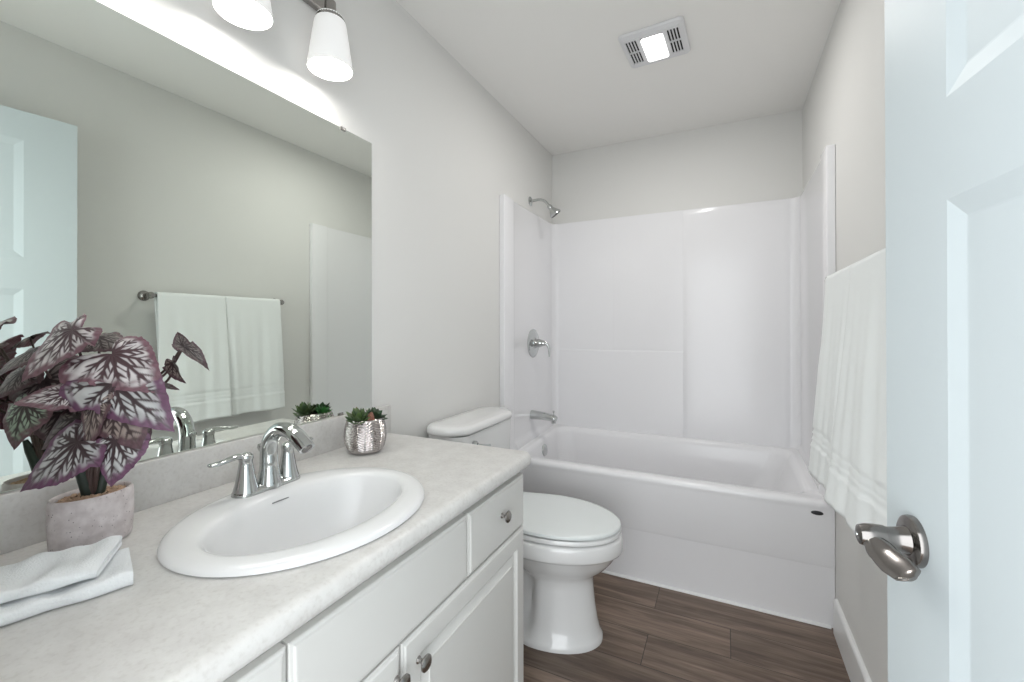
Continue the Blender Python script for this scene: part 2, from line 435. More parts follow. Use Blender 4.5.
# ------------------------------------------------------------------ vanity cabinet
CY0, CY1 = 0.092, 1.213                           # cabinet ends
CX = 0.538                                        # face frame
CTOP = 0.7955
cab = thing('vanity_cabinet', 'off-white vanity cabinet with raised-panel doors below the laminate counter', 'cabinet', (0.27, (CY0+CY1)/2, 0))
bm = bmesh.new()
box(bm, 0.003, CX, CY0, CY0+0.016, 0, CTOP); box(bm, 0.003, CX, CY1-0.016, CY1, 0, CTOP, 0.001)
box(bm, 0.003, CX, CY0+0.016, CY1-0.016, 0.10, 0.116); box(bm, 0.003, 0.006, CY0+0.016, CY1-0.016, 0.116, CTOP)
box(bm, 0.455, 0.471, CY0+0.016, CY1-0.016, 0, 0.10)
fx0 = CX-0.018
for y0, y1, z0, z1 in ((CY0+0.016, CY1-0.016, 0.764, CTOP), (CY0+0.016, CY1-0.016, 0.116, 0.135)):
    box(bm, fx0, CX, y0, y1, z0, z1)
obj('carcass', bm, M_cab, cab, smooth=False)

def front(name, y0, y1, z0, z1, raised, parent=cab, label=None):
    bm = bmesh.new()
    r = lambda i, x: [Vector((x, y0+i, z0+i)), Vector((x, y1-i, z0+i)), Vector((x, y1-i, z1-i)), Vector((x, y0+i, z1-i))]
    X = CX + 0.0008
    rings = [r(0, X), r(0, X+0.0135), r(0.0015, X+0.0155), r(0.006, X+0.0165), r(0.0085, X+0.0188), r(0.011, X+0.0192)]
    if raised:
        rings += [r(0.050, X+0.0192), r(0.0525, X+0.0115), r(0.0545, X+0.0085), r(0.0625, X+0.0085), r(0.0640, X+0.0105), r(0.082, X+0.0165), r(0.0835, X+0.0190)]
    loft(bm, rings)
    return obj(name, bm, M_cab, parent, smooth=True, auto=8, label=label)

def knob(y, z, parent):
    M = Matrix.Translation((CX+0.0199, y, z)) @ Matrix.Rotation(math.radians(90), 4, 'Y')
    bm = bmesh.new()
    lathe(bm, [(0.0075, 0), (0.0072, 0.002), (0.0052, 0.004), (0.0045, 0.009), (0.0065, 0.0125), (0.0125, 0.0155), (0.0158, 0.0185), (0.0155, 0.0215), (0.0115, 0.0245), (0.005, 0.0258)], M, 32)
    return obj('knob', bm, M_nickel, parent)

d_r = front('drawer', 0.8920, 1.2095, 0.6178, 0.7685, False); knob(1.060, 0.700, d_r)
front('tilt_front', 0.4165, 0.8878, 0.6178, 0.7685, False)
d_l = front('drawer', CY0+0.004, 0.4122, 0.6178, 0.7685, False); knob(0.252, 0.700, d_l)
o_r = front('door', 0.6545, 1.2095, 0.085, 0.6125, True); knob(0.699, 0.5545, o_r)
o_l = front('door', CY0+0.004, 0.6485, 0.085, 0.6125, True); knob(0.634, 0.5615, o_l)

# ------------------------------------------------------------------ countertop with sink cut-out and backsplash
CT0, CT1 = CTOP+0.0005, 0.8345
KY0, KY1, KX = E_Y+0.016, 1.230, 0.581
SKC = (0.335, 0.632)                              # sink centre
ctop = thing('countertop', 'pale grey speckled laminate vanity top with rounded front edge', 'countertop', (0.29, 0.65, CT0))
angs = [2*math.pi*i/240 for i in range(240)]
for cx_, cy_ in ((0, KY0), (0, KY1), (KX, KY0)):
    angs.append(math.atan2(cy_-SKC[1], cx_-SKC[0]) % (2*math.pi))
for k in range(12):
    a = math.radians(90*k/11); angs.append(math.atan2(KY1-0.03+0.03*math.sin(a)-SKC[1], KX-0.03+0.03*math.cos(a)-SKC[0]) % (2*math.pi))
angs = sorted(set(round(a, 6) for a in angs))
def plan(inset_f, z):
    x1, y1, r = KX-inset_f, KY1-inset_f*0.7, max(0.004, 0.03-inset_f)
    out = []
    for a in angs:
        dx, dy = math.cos(a), math.sin(a); c = []
        if dx > 1e-9: c.append((x1-SKC[0])/dx)
        if dx < -1e-9: c.append((0-SKC[0])/dx)
        if dy > 1e-9: c.append((y1-SKC[1])/dy)
        if dy < -1e-9: c.append((KY0-SKC[1])/dy)
        t = min(c); x, y = SKC[0]+dx*t, SKC[1]+dy*t
        if x > x1-r and y > y1-r:
            ox, oy = x1-r-SKC[0], y1-r-SKC[1]; bq = dx*ox+dy*oy; cq = ox*ox+oy*oy-r*r
            t = bq+math.sqrt(max(0, bq*bq-cq)); x, y = SKC[0]+dx*t, SKC[1]+dy*t
        out.append(Vector((x, y, z)))
    return out
hole = lambda z: [Vector((SKC[0]+0.195*math.cos(math.atan2(math.sin(a)/0.232, math.cos(a)/0.195)), SKC[1]+0.232*math.sin(math.atan2(math.sin(a)/0.232, math.cos(a)/0.195)), z)) for a in angs]
bm = bmesh.new()
rings = [hole(CT0), plan(0.014, CT0), plan(0.007, CT0+0.001), plan(0.0025, CT0+0.005), plan(0.0, CT0+0.012), plan(0.0, CT1-0.017), plan(0.0025, CT1-0.0085), plan(0.008, CT1-0.003), plan(0.016, CT1-0.0004), plan(0.022, CT1), hole(CT1)]
R = loft(bm, rings, False, False)
n = len(R[0])
for i in range(n): bm.faces.new((R[-1][i], R[-1][(i+1) % n], R[0][(i+1) % n], R[0][i]))
obj('slab', bm, M_counter, ctop, auto=50)
bm = bmesh.new(); box(bm, 0.0, 0.0195, KY0, KY1, CT1, 0.9325, 0.0015); obj('backsplash', bm, M_counter, ctop, auto=50)

# ------------------------------------------------------------------ sink
sink = thing('sink', 'white oval drop-in sink set in the laminate vanity top', 'sink', (SKC[0], SKC[1], CT1))
def ering(cx_, ax, ay, z, n=96, cy_=SKC[1]):
    return [Vector((cx_+ax*math.cos(2*math.pi*i/n), cy_+ay*math.sin(2*math.pi*i/n), z)) for i in range(n)]
bm = bmesh.new()
Z = CT1
rings = [ering(0.335, 0.192, 0.229, Z-0.03), ering(0.335, 0.192, 0.229, Z+0.0006), ering(0.335, 0.2135, 0.2515, Z+0.0006), ering(0.335, 0.216, 0.254, Z+0.003), ering(0.335, 0.2145, 0.2525, Z+0.008), ering(0.335, 0.209, 0.247, Z+0.0125),
         ering(0.336, 0.200, 0.238, Z+0.0150), ering(0.341, 0.175, 0.222, Z+0.0160), ering(0.348, 0.152, 0.213, Z+0.0155), ering(0.351, 0.1435, 0.2075, Z+0.0125), ering(0.3525, 0.1385, 0.203, Z+0.006),
         ering(0.354, 0.134, 0.198, Z-0.012), ering(0.355, 0.127, 0.188, Z-0.045), ering(0.356, 0.115, 0.168, Z-0.085), ering(0.357, 0.094, 0.135, Z-0.118), ering(0.357, 0.062, 0.085, Z-0.138), ering(0.357, 0.026, 0.026, Z-0.1465)]
loft(bm, rings, False, True)
obj('basin', bm, M_sink, sink, auto=60)
bm = bmesh.new()
lathe(bm, [(0.022, 0), (0.0225, 0.002), (0.020, 0.003), (0.017, 0.002), (0.0165, 0.006), (0.012, 0.008)], Matrix.Translation((0.357, SKC[1], Z-0.1463)), 28)
obj('drain_stopper', bm, M_chrome, sink)
bm = bmesh.new()
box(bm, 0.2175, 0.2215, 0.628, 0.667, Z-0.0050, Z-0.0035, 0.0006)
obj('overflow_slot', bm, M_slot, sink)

# ------------------------------------------------------------------ faucet
FX, FY, FZ = 0.165, 0.655, Z+0.0158
fau = thing('faucet', 'chrome two-handle centreset faucet with arched spout on the sink', 'faucet', (FX, FY, FZ))
bm = bmesh.new()
def stad(hx, hy, z, n=12):
    return rrect(FX-hx, FX+hx, FY-hy, FY+hy, hx-0.0005, z, n)
loft(bm, [stad(0.0265, 0.0785, FZ), stad(0.0265, 0.0785, FZ+0.004), stad(0.025, 0.077, FZ+0.008), stad(0.019, 0.071, FZ+0.0125), stad(0.012, 0.064, FZ+0.0145)])
obj('base_plate', bm, M_chrome, fau)
for s in (-1, 1):
    hy = FY + s*0.0508
    bm = bmesh.new()
    lathe(bm, [(0.0262, 0.001), (0.0268, 0.006), (0.0245, 0.012), (0.0215, 0.022), (0.0175, 0.042), (0.0145, 0.060), (0.0132, 0.070), (0.0138, 0.074)], Matrix.Translation((FX, hy, FZ)), 36)
    h = obj('handle', bm, M_chrome, fau)
    bm = bmesh.new()
    lathe(bm, [(0.0140, 0.0742), (0.0150, 0.078), (0.0142, 0.084), (0.009, 0.0885), (0.003, 0.090)], Matrix.Translation((FX, hy, FZ)), 32)
    q = [Vector((FX, hy+s*0.002, FZ+0.082)), Vector((FX+0.001, hy+s*0.018, FZ+0.0855)), Vector((FX-0.001, hy+s*0.040, FZ+0.083)), Vector((FX-0.004, hy+s*0.056, FZ+0.0800)), Vector((FX-0.006, hy+s*0.070, FZ+0.0800)), Vector((FX-0.006, hy+s*0.074, FZ+0.0805))]
    tube(bm, catmull(q, 6), [0.0080, 0.0062, 0.0050, 0.0048, 0.0040, 0.0018], 18, flat=[1.1, 1.5, 1.9, 2.1, 2.2, 2.2])
    obj('lever', bm, M_chrome, h)
bm = bmesh.new()
lathe(bm, [(0.0275, 0.001), (0.027, 0.010), (0.0235, 0.022), (0.0205, 0.038), (0.0190, 0.052), (0.0190, 0.058)], Matrix.Translation((FX+0.004, FY, FZ)), 36)
sp = [(FX+0.004, FY, FZ+0.050), (FX+0.004, FY, FZ+0.085), (FX+0.014, FY, FZ+0.113), (FX+0.038, FY, FZ+0.133), (FX+0.068, FY, FZ+0.1355), (FX+0.097, FY, FZ+0.125), (FX+0.119, FY, FZ+0.110), (FX+0.130, FY, FZ+0.101)]
tube(bm, catmull(sp, 8), [0.0190, 0.0180, 0.0172, 0.0165, 0.0160, 0.0155, 0.0150, 0.0145], 28, flat=[1.0, 1.0, 1.02, 1.08, 1.15, 1.22, 1.25, 1.25], up=Vector((1, 0, 0)))
spo = obj('spout', bm, M_chrome, fau)
bm = bmesh.new()
od = (Vector(sp[-1])-Vector(sp[-2])).normalized()
lathe(bm, [(0.0118, -0.006), (0.0118, 0.0012), (0.0095, 0.0014), (0.009, 0.0004)], Matrix.Translation(sp[-1]) @ od.to_track_quat('Z', 'Y').to_matrix().to_4x4(), 28)
obj('aerator', bm, M_nickel_d, spo)
bm = bmesh.new()
lathe(bm, [(0.0030, 0.008), (0.0030, 0.076), (0.0055, 0.080), (0.0085, 0.087), (0.0075, 0.093), (0.002, 0.0955)], Matrix.Translation((FX-0.0235, FY, FZ)), 20)
obj('lift_rod', bm, M_chrome, fau)

# ------------------------------------------------------------------ mirror
mir = thing('mirror', 'large frameless wall mirror standing on the backsplash', 'mirror', (0.003, 0.62, 0.9335))
bm = bmesh.new(); box(bm, 0.0006, 0.006, 0.095, 1.149, 0.9335, 1.852, 0.0006, 1); obj('glass', bm, M_mirror, mir, smooth=False)
for yy in (1.022, 0.22):
    bm = bmesh.new(); box(bm, 0.0008, 0.0085, yy-0.010, yy+0.010, 1.8523, 1.8555, 0.0007); box(bm, 0.0063, 0.0085, yy-0.010, yy+0.010, 1.8445, 1.854, 0.0007)
    obj('clip', bm, M_nickel, mir)
for yy in (1.012, 0.22):
    bm = bmesh.new(); box(bm, 0.0063, 0.0085, yy-0.010, yy+0.010, 0.9330, 0.9415, 0.0007)
    obj('clip', bm, M_nickel, mir)

# ------------------------------------------------------------------ vanity light
vl = thing('vanity_light', 'nickel vanity light with frosted glass shades glowing above the mirror', 'wall light', (0.0, 0.637, 2.20))
bm = bmesh.new(); box(bm, 0.0, 0.022, 0.637-0.32, 0.637+0.32, 2.165, 2.235, 0.006, 3); obj('back_plate', bm, M_nickel, vl)
LX = 0.105
for k in (-1, 0, 1):
    ly = 0.637 + 0.2475*k
    bm = bmesh.new()
    tube(bm, catmull([(0.02, ly, 2.20), (0.055, ly, 2.207), (0.092, ly, 2.195), (LX, ly, 2.165), (LX, ly, 2.125)], 7), 0.0075, 14)
    lathe(bm, [(0.017, 0), (0.017, 0.004), (0.0085, 0.010)], Matrix.Translation((0.0218, ly, 2.20)) @ Matrix.Rotation(math.radians(90), 4, 'Y'), 24)
    lathe(bm, [(0.0405, -0.052), (0.0405, -0.046), (0.036, -0.034), (0.022, -0.026), (0.0165, -0.020), (0.0150, 0.008), (0.010, 0.014)], Matrix.Translation((LX, ly, 2.125)), 32, cap0=False)
    arm = obj('arm', bm, M_nickel, vl)
    bm = bmesh.new()
    lathe(bm, [(0.0365, 2.090), (0.0400, 2.079), (0.0425, 2.070), (0.050, 2.020), (0.0565, 1.972), (0.0605, 1.944), (0.0590, 1.9425), (0.0560, 1.952), (0.0535, 1.974), (0.0470, 2.020), (0.0395, 2.070)], Matrix.Translation((LX, ly, 0)), 40, cap0=False, cap1=False)
    sh = obj('shade', bm, M_shade, vl)
    bm = bmesh.new()
    lathe(bm, [(0.012, 2.079), (0.014, 2.070), (0.022, 2.055), (0.0250, 2.040), (0.022, 2.024), (0.012, 2.015), (0.004, 2.013)], Matrix.Translation((LX, ly, 0)), 24)
    obj('bulb', bm, M_bulb, sh)
    ld = bpy.data.lights.new('vanity_bulb_light', 'POINT'); ld.energy = LAMP_W; ld.shadow_soft_size = 0.05; ld.color = (1.0, 0.97, 0.93)
    lo = bpy.data.objects.new('vanity_bulb_light', ld); COL.objects.link(lo); lo.location = (LX, ly, 1.982)

# ------------------------------------------------------------------ ceiling exhaust fan with light
FCX, FCY = 0.838, 1.969
fan = thing('exhaust_fan', 'square white ceiling exhaust fan with a lit lens between two slotted grilles', 'exhaust fan', (FCX, FCY, H), math.radians(-3))
FM = MW[fan]
def fbox(bm, x0, x1, y0, y1, z0, z1, bev=0): 
    b2 = bmesh.new(); box(b2, x0, x1, y0, y1, z0, z1, bev); merge(bm, b2, FM)
hx, hy = 0.131, 0.127
bm = bmesh.new()
loft(bm, [[FM @ p for p in rrect(-hx+i, hx-i, -hy+i, hy-i, 0.02, z)] for i, z in ((0, -0.001), (0, -0.006), (0.004, -0.012), (0.020, -0.0185))], True, False)
zf0, zf1 = -0.0205, -0.0155
# face strips around the lens opening and the slots
lx, ly0, ly1 = 0.055, -0.066, 0.103
sx0, sx1 = 0.062, 0.108
fbox(bm, -hx+0.020, hx-0.020, -hy+0.020, -0.092, zf0, zf1); fbox(bm, -hx+0.020, hx-0.020, 0.076, hy-0.020, zf0, zf1)
for s in (-1, 1):
    xs = [0.056, 0.062]
    pit = 0.0122
    solid = [(0.0455, 0.0625)] + [(0.0625+0.0072+pit*k, 0.0625+pit*(k+1)) for k in range(3)] + [(0.0625+0.0072+pit*3, hx-0.020)]
    for a, b_ in solid: fbox(bm, *sorted((s*a, s*b_)), -0.092, 0.076, zf0, zf1)
    fbox(bm, *sorted((s*0.0625, s*0.107)), -0.010, -0.004, zf0, zf1)
obj('grille', bm, M_plastic, fan, auto=30)
bm = bmesh.new(); fbox(bm, -0.110, 0.110, -0.098, 0.098, -0.011, -0.0095); obj('housing_interior', bm, M_dark, fan, smooth=False)
bm = bmesh.new(); loft(bm, [[FM @ p for p in rrect(-0.0445+i, 0.0445-i, -0.0765+i, 0.0885-i, 0.008, z)] for i, z in ((0, -0.013), (0, -0.0215), (0.003, -0.0245), (0.012, -0.026))])
obj('lens', bm, M_lens, fan)
ld = bpy.data.lights.new('fan_bulb_light', 'AREA'); ld.shape = 'RECTANGLE'; ld.size = 0.09; ld.size_y = 0.15; ld.energy = FAN_W; ld.color = (1.0, 0.98, 0.95)
lo = bpy.data.objects.new('fan_bulb_light', ld); COL.objects.link(lo); lo.location = (FCX, FCY, H-0.0275); lo.rotation_euler = (0, 0, math.radians(-3))

# ------------------------------------------------------------------ bathtub and surround, one moulded unit
unit = thing('bathtub_shower', 'glossy white moulded bathtub with tall three-sided shower surround', 'bathtub', (W/2, T, 0))
G = 0.0015
YB = B - G                                       # back of the unit
YW = 2.895                                       # face of its back wall
LEDGE = 0.532
bm = bmesh.new()
# apron: profile in y,z swept along x (rounded rim at the top)
prof = [(T+0.004, 0.0), (T+0.004, 0.236), (T+0.003, 0.240), (T, 0.2465), (T, 0.462), (T-0.0005, 0.472), (T-0.002, 0.480), (T-0.001, 0.489), (T+0.004, 0.4965), (T+0.013, 0.5015), (T+0.026, 0.5030), (T+0.045, 0.5015)]
xs = [G, 0.4, 0.8, 1.2, W-G]
loft(bm, [[Vector((x, y, z)) for y, z in prof] for x in xs], False, False, closed=False)
# deck and basin: rings from the outer deck edge down to the floor of the tub
NQ = 10
deck = lambda x, y: 0.5015 + (LEDGE-0.5015)*sstep(T+0.10, T+0.22, y)
oz = lambda x, y: 0.5015 + (LEDGE-0.5015)*sstep(T+0.06, T+0.20, y)
rings = [rrect(G, W-G, T+0.045, YB, 0.0012, oz, NQ), rrect(0.070, 1.440, T+0.060, YW-0.022, 0.09, deck, NQ),
         rrect(0.078, 1.430, T+0.066, YW-0.032, 0.09, lambda x, y: deck(x, y)-0.003, NQ), rrect(0.087, 1.418, T+0.073, YW-0.042, 0.09, lambda x, y: deck(x, y)-0.012, NQ),
         rrect(0.094, 1.405, T+0.079, YW-0.052, 0.09, lambda x, y: deck(x, y)-0.035, NQ),
         rrect(0.106, 1.360, T+0.088, YW-0.062, 0.10, 0.38, NQ), rrect(0.118, 1.285, T+0.098, YW-0.074, 0.11, 0.25, NQ),
         rrect(0.132, 1.215, T+0.110, YW-0.088, 0.12, 0.16, NQ), rrect(0.155, 1.165, T+0.132, YW-0.110, 0.12, 0.118, NQ), rrect(0.20, 1.11, T+0.175, YW-0.155, 0.10, 0.102, NQ)]
loft(bm, rings, False, True)
obj('tub', bm, M_acryl, unit, auto=50)

# surround: plan path of its inner face, swept up
def arc(cx_, cy_, r, a0, a1, n=8): return [(cx_+r*math.cos(math.radians(a0+(a1-a0)*k/n)), cy_+r*math.sin(math.radians(a0+(a1-a0)*k/n))) for k in range(n+1)]
FL = 0.030
def path(th, rc):
    """inner face of the surround with wall thickness th at the sides"""
    p = [(G, T-0.032), (FL-0.005, T-0.032)] + arc(FL-0.005, T-0.027, 0.005, -90, 0, 4)
    p += [(FL, T+0.085), (th+0.004, T+0.100), (th, T+0.110)]
    p += arc(th+rc, YW-rc, rc, 180, 90, 10)
    p += arc(W-th-rc, YW-rc, rc, 90, 0, 10)
    p += [(W-th, T+0.110), (W-th-0.004, T+0.100), (W-FL, T+0.085)] + arc(W-FL+0.005, T-0.027, 0.005, 180, 270, 4) + [(W-G, T-0.032)]
    return p
TOP = 1.935
lev = [(LEDGE-0.03, 0.036, 0.05), (LEDGE+0.004, 0.036, 0.05), (LEDGE+0.018, 0.028, 0.048), (LEDGE+0.045, 0.022, 0.045), (1.2, 0.022, 0.045), (TOP-0.010, 0.022, 0.045), (TOP-0.003, 0.0205, 0.045), (TOP, 0.018, 0.045)]
ringsP = [[Vector((x, y, z)) for x, y in path(th, rc)] for z, th, rc in lev]
bm = bmesh.new()
R = loft(bm, ringsP, False, False, closed=False)
# top ledge back to the walls
p = path(0.018, 0.045); n = len(p); outer = []
for x, y in p:
    if y > YW-0.045 and G < x < W-G: q = (min(max(x, G), W-G), YB)
    elif x < W/2: q = (G, y)
    else: q = (W-G, y)
    outer.append(q)
i0 = [i for i, (x, y) in enumerate(p) if y > YW-0.0451]
outer[i0[0]] = (G, YB); outer[i0[-1]] = (W-G, YB)
ov = [bm.verts.new((x, y, TOP)) for x, y in outer]
for i in range(n-1):
    try: bm.faces.new((R[-1][i], R[-1][i+1], ov[i+1], ov[i]))
    except ValueError: pass
# raised panel on the right of the back wall and moulded shelf on its left
def pad(x0, x1, z0, z1, d, sl):
    rr = lambda i, y: [Vector((x0+i, y, z0+i)), Vector((x1-i, y, z0+i)), Vector((x1-i, y, z1-i)), Vector((x0+i, y, z1-i))]
    loft(bm, [rr(0, YW+0.002), rr(0, YW-0.0005), rr(sl*0.35, YW-d*0.55), rr(sl*0.75, YW-d*0.93), rr(sl, YW-d), rr(sl+0.05, YW-d)], False, True)
pad(0.872, 1.434, LEDGE-0.02, TOP-0.004, 0.007, 0.030)
bx = lambda x0, x1, z0, z1, d: loft(bm, [[Vector((x0, y, z0)), Vector((x1, y, z0)), Vector((x1, y, z1-e)), Vector((x0, y, z1-e))] for y, e in ((YW+0.001, 0), (YW-d*0.6, 0.0005), (YW-d*0.92, 0.004), (YW-d, 0.011))], False, True)
bx(0.070, 0.872, LEDGE-0.02, 1.060, 0.005)
loft(bm, [[Vector((0.44+e, y, 1.055)), Vector((0.875, y, 1.055)), Vector((0.875, y, TOP-0.004)), Vector((0.44+e, y, TOP-0.004))] for y, e in ((YW+0.001, 0), (YW-0.0002, 0), (YW-0.0007, 0.006), (YW-0.0009, 0.016))], False, True)
obj('surround', bm, M_acryl, unit, auto=40)
bm = bmesh.new()
OM = Matrix.Translation((0.0985, 2.52, 0.452)) @ Matrix.Rotation(math.radians(84), 4, 'Y')
lathe(bm, [(0.036, -0.004), (0.036, 0.004), (0.033, 0.008), (0.024, 0.010), (0.006, 0.012)], OM, 32); obj('overflow_plate', bm, M_chrome, unit)
bm = bmesh.new()
def el(y, s): return [Vector((1.441+0.0215*s*math.cos(2*math.pi*i/32), y, 0.4545+0.0085*s*math.sin(2*math.pi*i/32))) for i in range(32)]
loft(bm, [el(T+0.0004, 1), el(T-0.0012, 1), el(T-0.0018, 0.9)]); obj('badge', bm, M_badge, unit, label='small dark oval badge at the right end of the tub apron')
bm = bmesh.new()
loft(bm, [[Vector((x, T+0.0035-0.011*math.cos(math.radians(a)), 0.009*math.sin(math.radians(a)))) for a in range(0, 91, 15)] + [Vector((x, T+0.0035, 0))] for x in (0.016, W-0.016)])
struct('trim_2', bm, M_caulk)                     # white bead where the apron meets the floor

# ------------------------------------------------------------------ shower fittings on the left wall
SY = 2.50
sh = thing('showerhead', 'chrome shower head on a bent arm high on the left shower wall', 'shower head', (0, 2.535, 2.008))
RX = Matrix.Rotation(math.radians(90), 4, 'Y')
HY, HZ = 2.535, 2.008
bm = bmesh.new(); lathe(bm, [(0.030, 0.0003), (0.0295, 0.004), (0.022, 0.009), (0.011, 0.012)], Matrix.Translation((0, HY, HZ)) @ RX, 32); obj('flange', bm, M_chrome, sh)
bm = bmesh.new(); tube(bm, catmull([(0.004, HY, HZ), (0.05, HY, HZ+0.003), (0.085, HY, HZ-0.003), (0.112, HY, HZ-0.023), (0.128, HY, HZ-0.045)], 8), 0.0088, 16); obj('shower_arm', bm, M_chrome, sh)
dirv = Vector((0.56, 0.27, -0.78)).normalized(); Mh = Matrix.Translation((0.126, HY, HZ-0.042)) @ dirv.to_track_quat('Z', 'Y').to_matrix().to_4x4()
bm = bmesh.new(); lathe(bm, [(0.010, -0.004), (0.0145, 0.004), (0.0165, 0.014), (0.014, 0.022), (0.018, 0.030), (0.031, 0.052), (0.0385, 0.064), (0.0385, 0.070), (0.035, 0.0715)], Mh, 36, cap1=False); hd = obj('spray_head', bm, M_chrome, sh)
bm = bmesh.new(); lathe(bm, [(0.0352, 0.068), (0.034, 0.0712), (0.012, 0.0705)], Mh, 32); obj('spray_face', bm, M_rubber, hd)

VZ, VY, WX = 1.112, 2.525, 0.022
va = thing('shower_valve', 'round chrome shower valve with lever on the left tub wall', 'shower valve', (WX, VY, VZ))
MV = Matrix.Translation((WX, VY, VZ)) @ RX
bm = bmesh.new(); lathe(bm, [(0.088, 0.0002), (0.088, 0.004), (0.082, 0.0075), (0.060, 0.010), (0.042, 0.012), (0.034, 0.014), (0.031, 0.020)], MV, 48); obj('escutcheon', bm, M_chrome, va)
bm = bmesh.new(); lathe(bm, [(0.031, 0.018), (0.028, 0.026), (0.027, 0.042), (0.023, 0.054), (0.018, 0.066), (0.016, 0.080), (0.011, 0.086)], MV, 32)
tube(bm, catmull([(WX+0.074, VY, VZ), (WX+0.092, VY+0.003, VZ-0.006), (WX+0.104, VY+0.006, VZ-0.026), (WX+0.106, VY+0.008, VZ-0.055), (WX+0.107, VY+0.009, VZ-0.082)], 7), [0.013, 0.0095, 0.0072, 0.0068, 0.0055], 16, flat=[1, 1, 1.2, 1.4, 1.5])
obj('handle', bm, M_chrome, va)

ZS = 0.668
ts = thing('tub_spout', 'chrome tub spout with diverter on the left tub wall', 'tub spout', (0.0225, SY, ZS))
bm = bmesh.new()
pp = [(0.0225, SY, ZS), (0.055, SY, ZS), (0.10, SY, ZS-0.002), (0.14, SY, ZS-0.006), (0.172, SY, ZS-0.012), (0.186, SY, ZS-0.018)]
tube(bm, catmull(pp, 6), [0.0285, 0.0265, 0.0245, 0.0225, 0.0215, 0.016], 24, flat=[1, 1, 1, 1.05, 1.1, 1.1])
lathe(bm, [(0.014, -0.024), (0.0145, 0.0)], Matrix.Translation((0.168, SY, ZS-0.016)), 20)
obj('body', bm, M_chrome, ts)
bm = bmesh.new(); lathe(bm, [(0.003, 0), (0.003, 0.016), (0.0062, 0.019), (0.0062, 0.026), (0.002, 0.028)], Matrix.Translation((0.168, SY, ZS+0.008)), 16); obj('diverter_knob', bm, M_chrome, ts)

# ------------------------------------------------------------------ toilet
TY = 1.672
to = thing('toilet', 'white two-piece toilet with closed lid between the vanity and the tub', 'toilet', (0.38, TY, 0))
def bowed(x0, x1, hw, r, bow, z, n=8):
    """tank outline: flat back, bowed front, rounded corners"""
    out = []
    for p in rrect(x0, x1, TY-hw, TY+hw, r, z, n):
        f = sstep(x0+0.3*(x1-x0), x1, p.x)
        out.append(Vector((p.x + bow*f*(1-((p.y-TY)/hw)**2) - bow*0.5*f, p.y-0.016, z)))
    return out
bm = bmesh.new()
loft(bm, [bowed(0.050, 0.170, 0.185, 0.045, 0.012, 0.400), bowed(0.036, 0.188, 0.210, 0.05, 0.016, 0.425), bowed(0.026, 0.196, 0.224, 0.05, 0.02, 0.52), bowed(0.018, 0.203, 0.236, 0.05, 0.024, 0.785)])
tank = obj('tank', bm, M_porc, to, auto=60)
bm = bmesh.new()
loft(bm, [bowed(0.014, 0.200, 0.251, 0.075, 0.050, 0.7880), bowed(0.012, 0.207, 0.259, 0.080, 0.054, 0.791), bowed(0.011, 0.209, 0.261, 0.082, 0.056, 0.799), bowed(0.012, 0.208, 0.260, 0.082, 0.056, 0.811), bowed(0.016, 0.203, 0.255, 0.08, 0.054, 0.8185), bowed(0.026, 0.192, 0.238, 0.075, 0.05, 0.8225), bowed(0.06, 0.160, 0.20, 0.05, 0.03, 0.824)])
obj('tank_lid', bm, M_porc, to, auto=60)
bm = bmesh.new()
ML = Matrix.Translation((0.207, TY-0.165, 0.742)) @ RX
lathe(bm, [(0.017, -0.006), (0.017, 0.004), (0.013, 0.009), (0.010, 0.013)], ML, 24)
tube(bm, catmull([(0.220, TY-0.166, 0.742), (0.232, TY-0.160, 0.741), (0.238, TY-0.135, 0.735), (0.238, TY-0.100, 0.727)], 7), [0.008, 0.007, 0.0065, 0.008], 14, flat=[1, 0.9, 0.6, 0.6])
obj('flush_lever', bm, M_chrome, to)

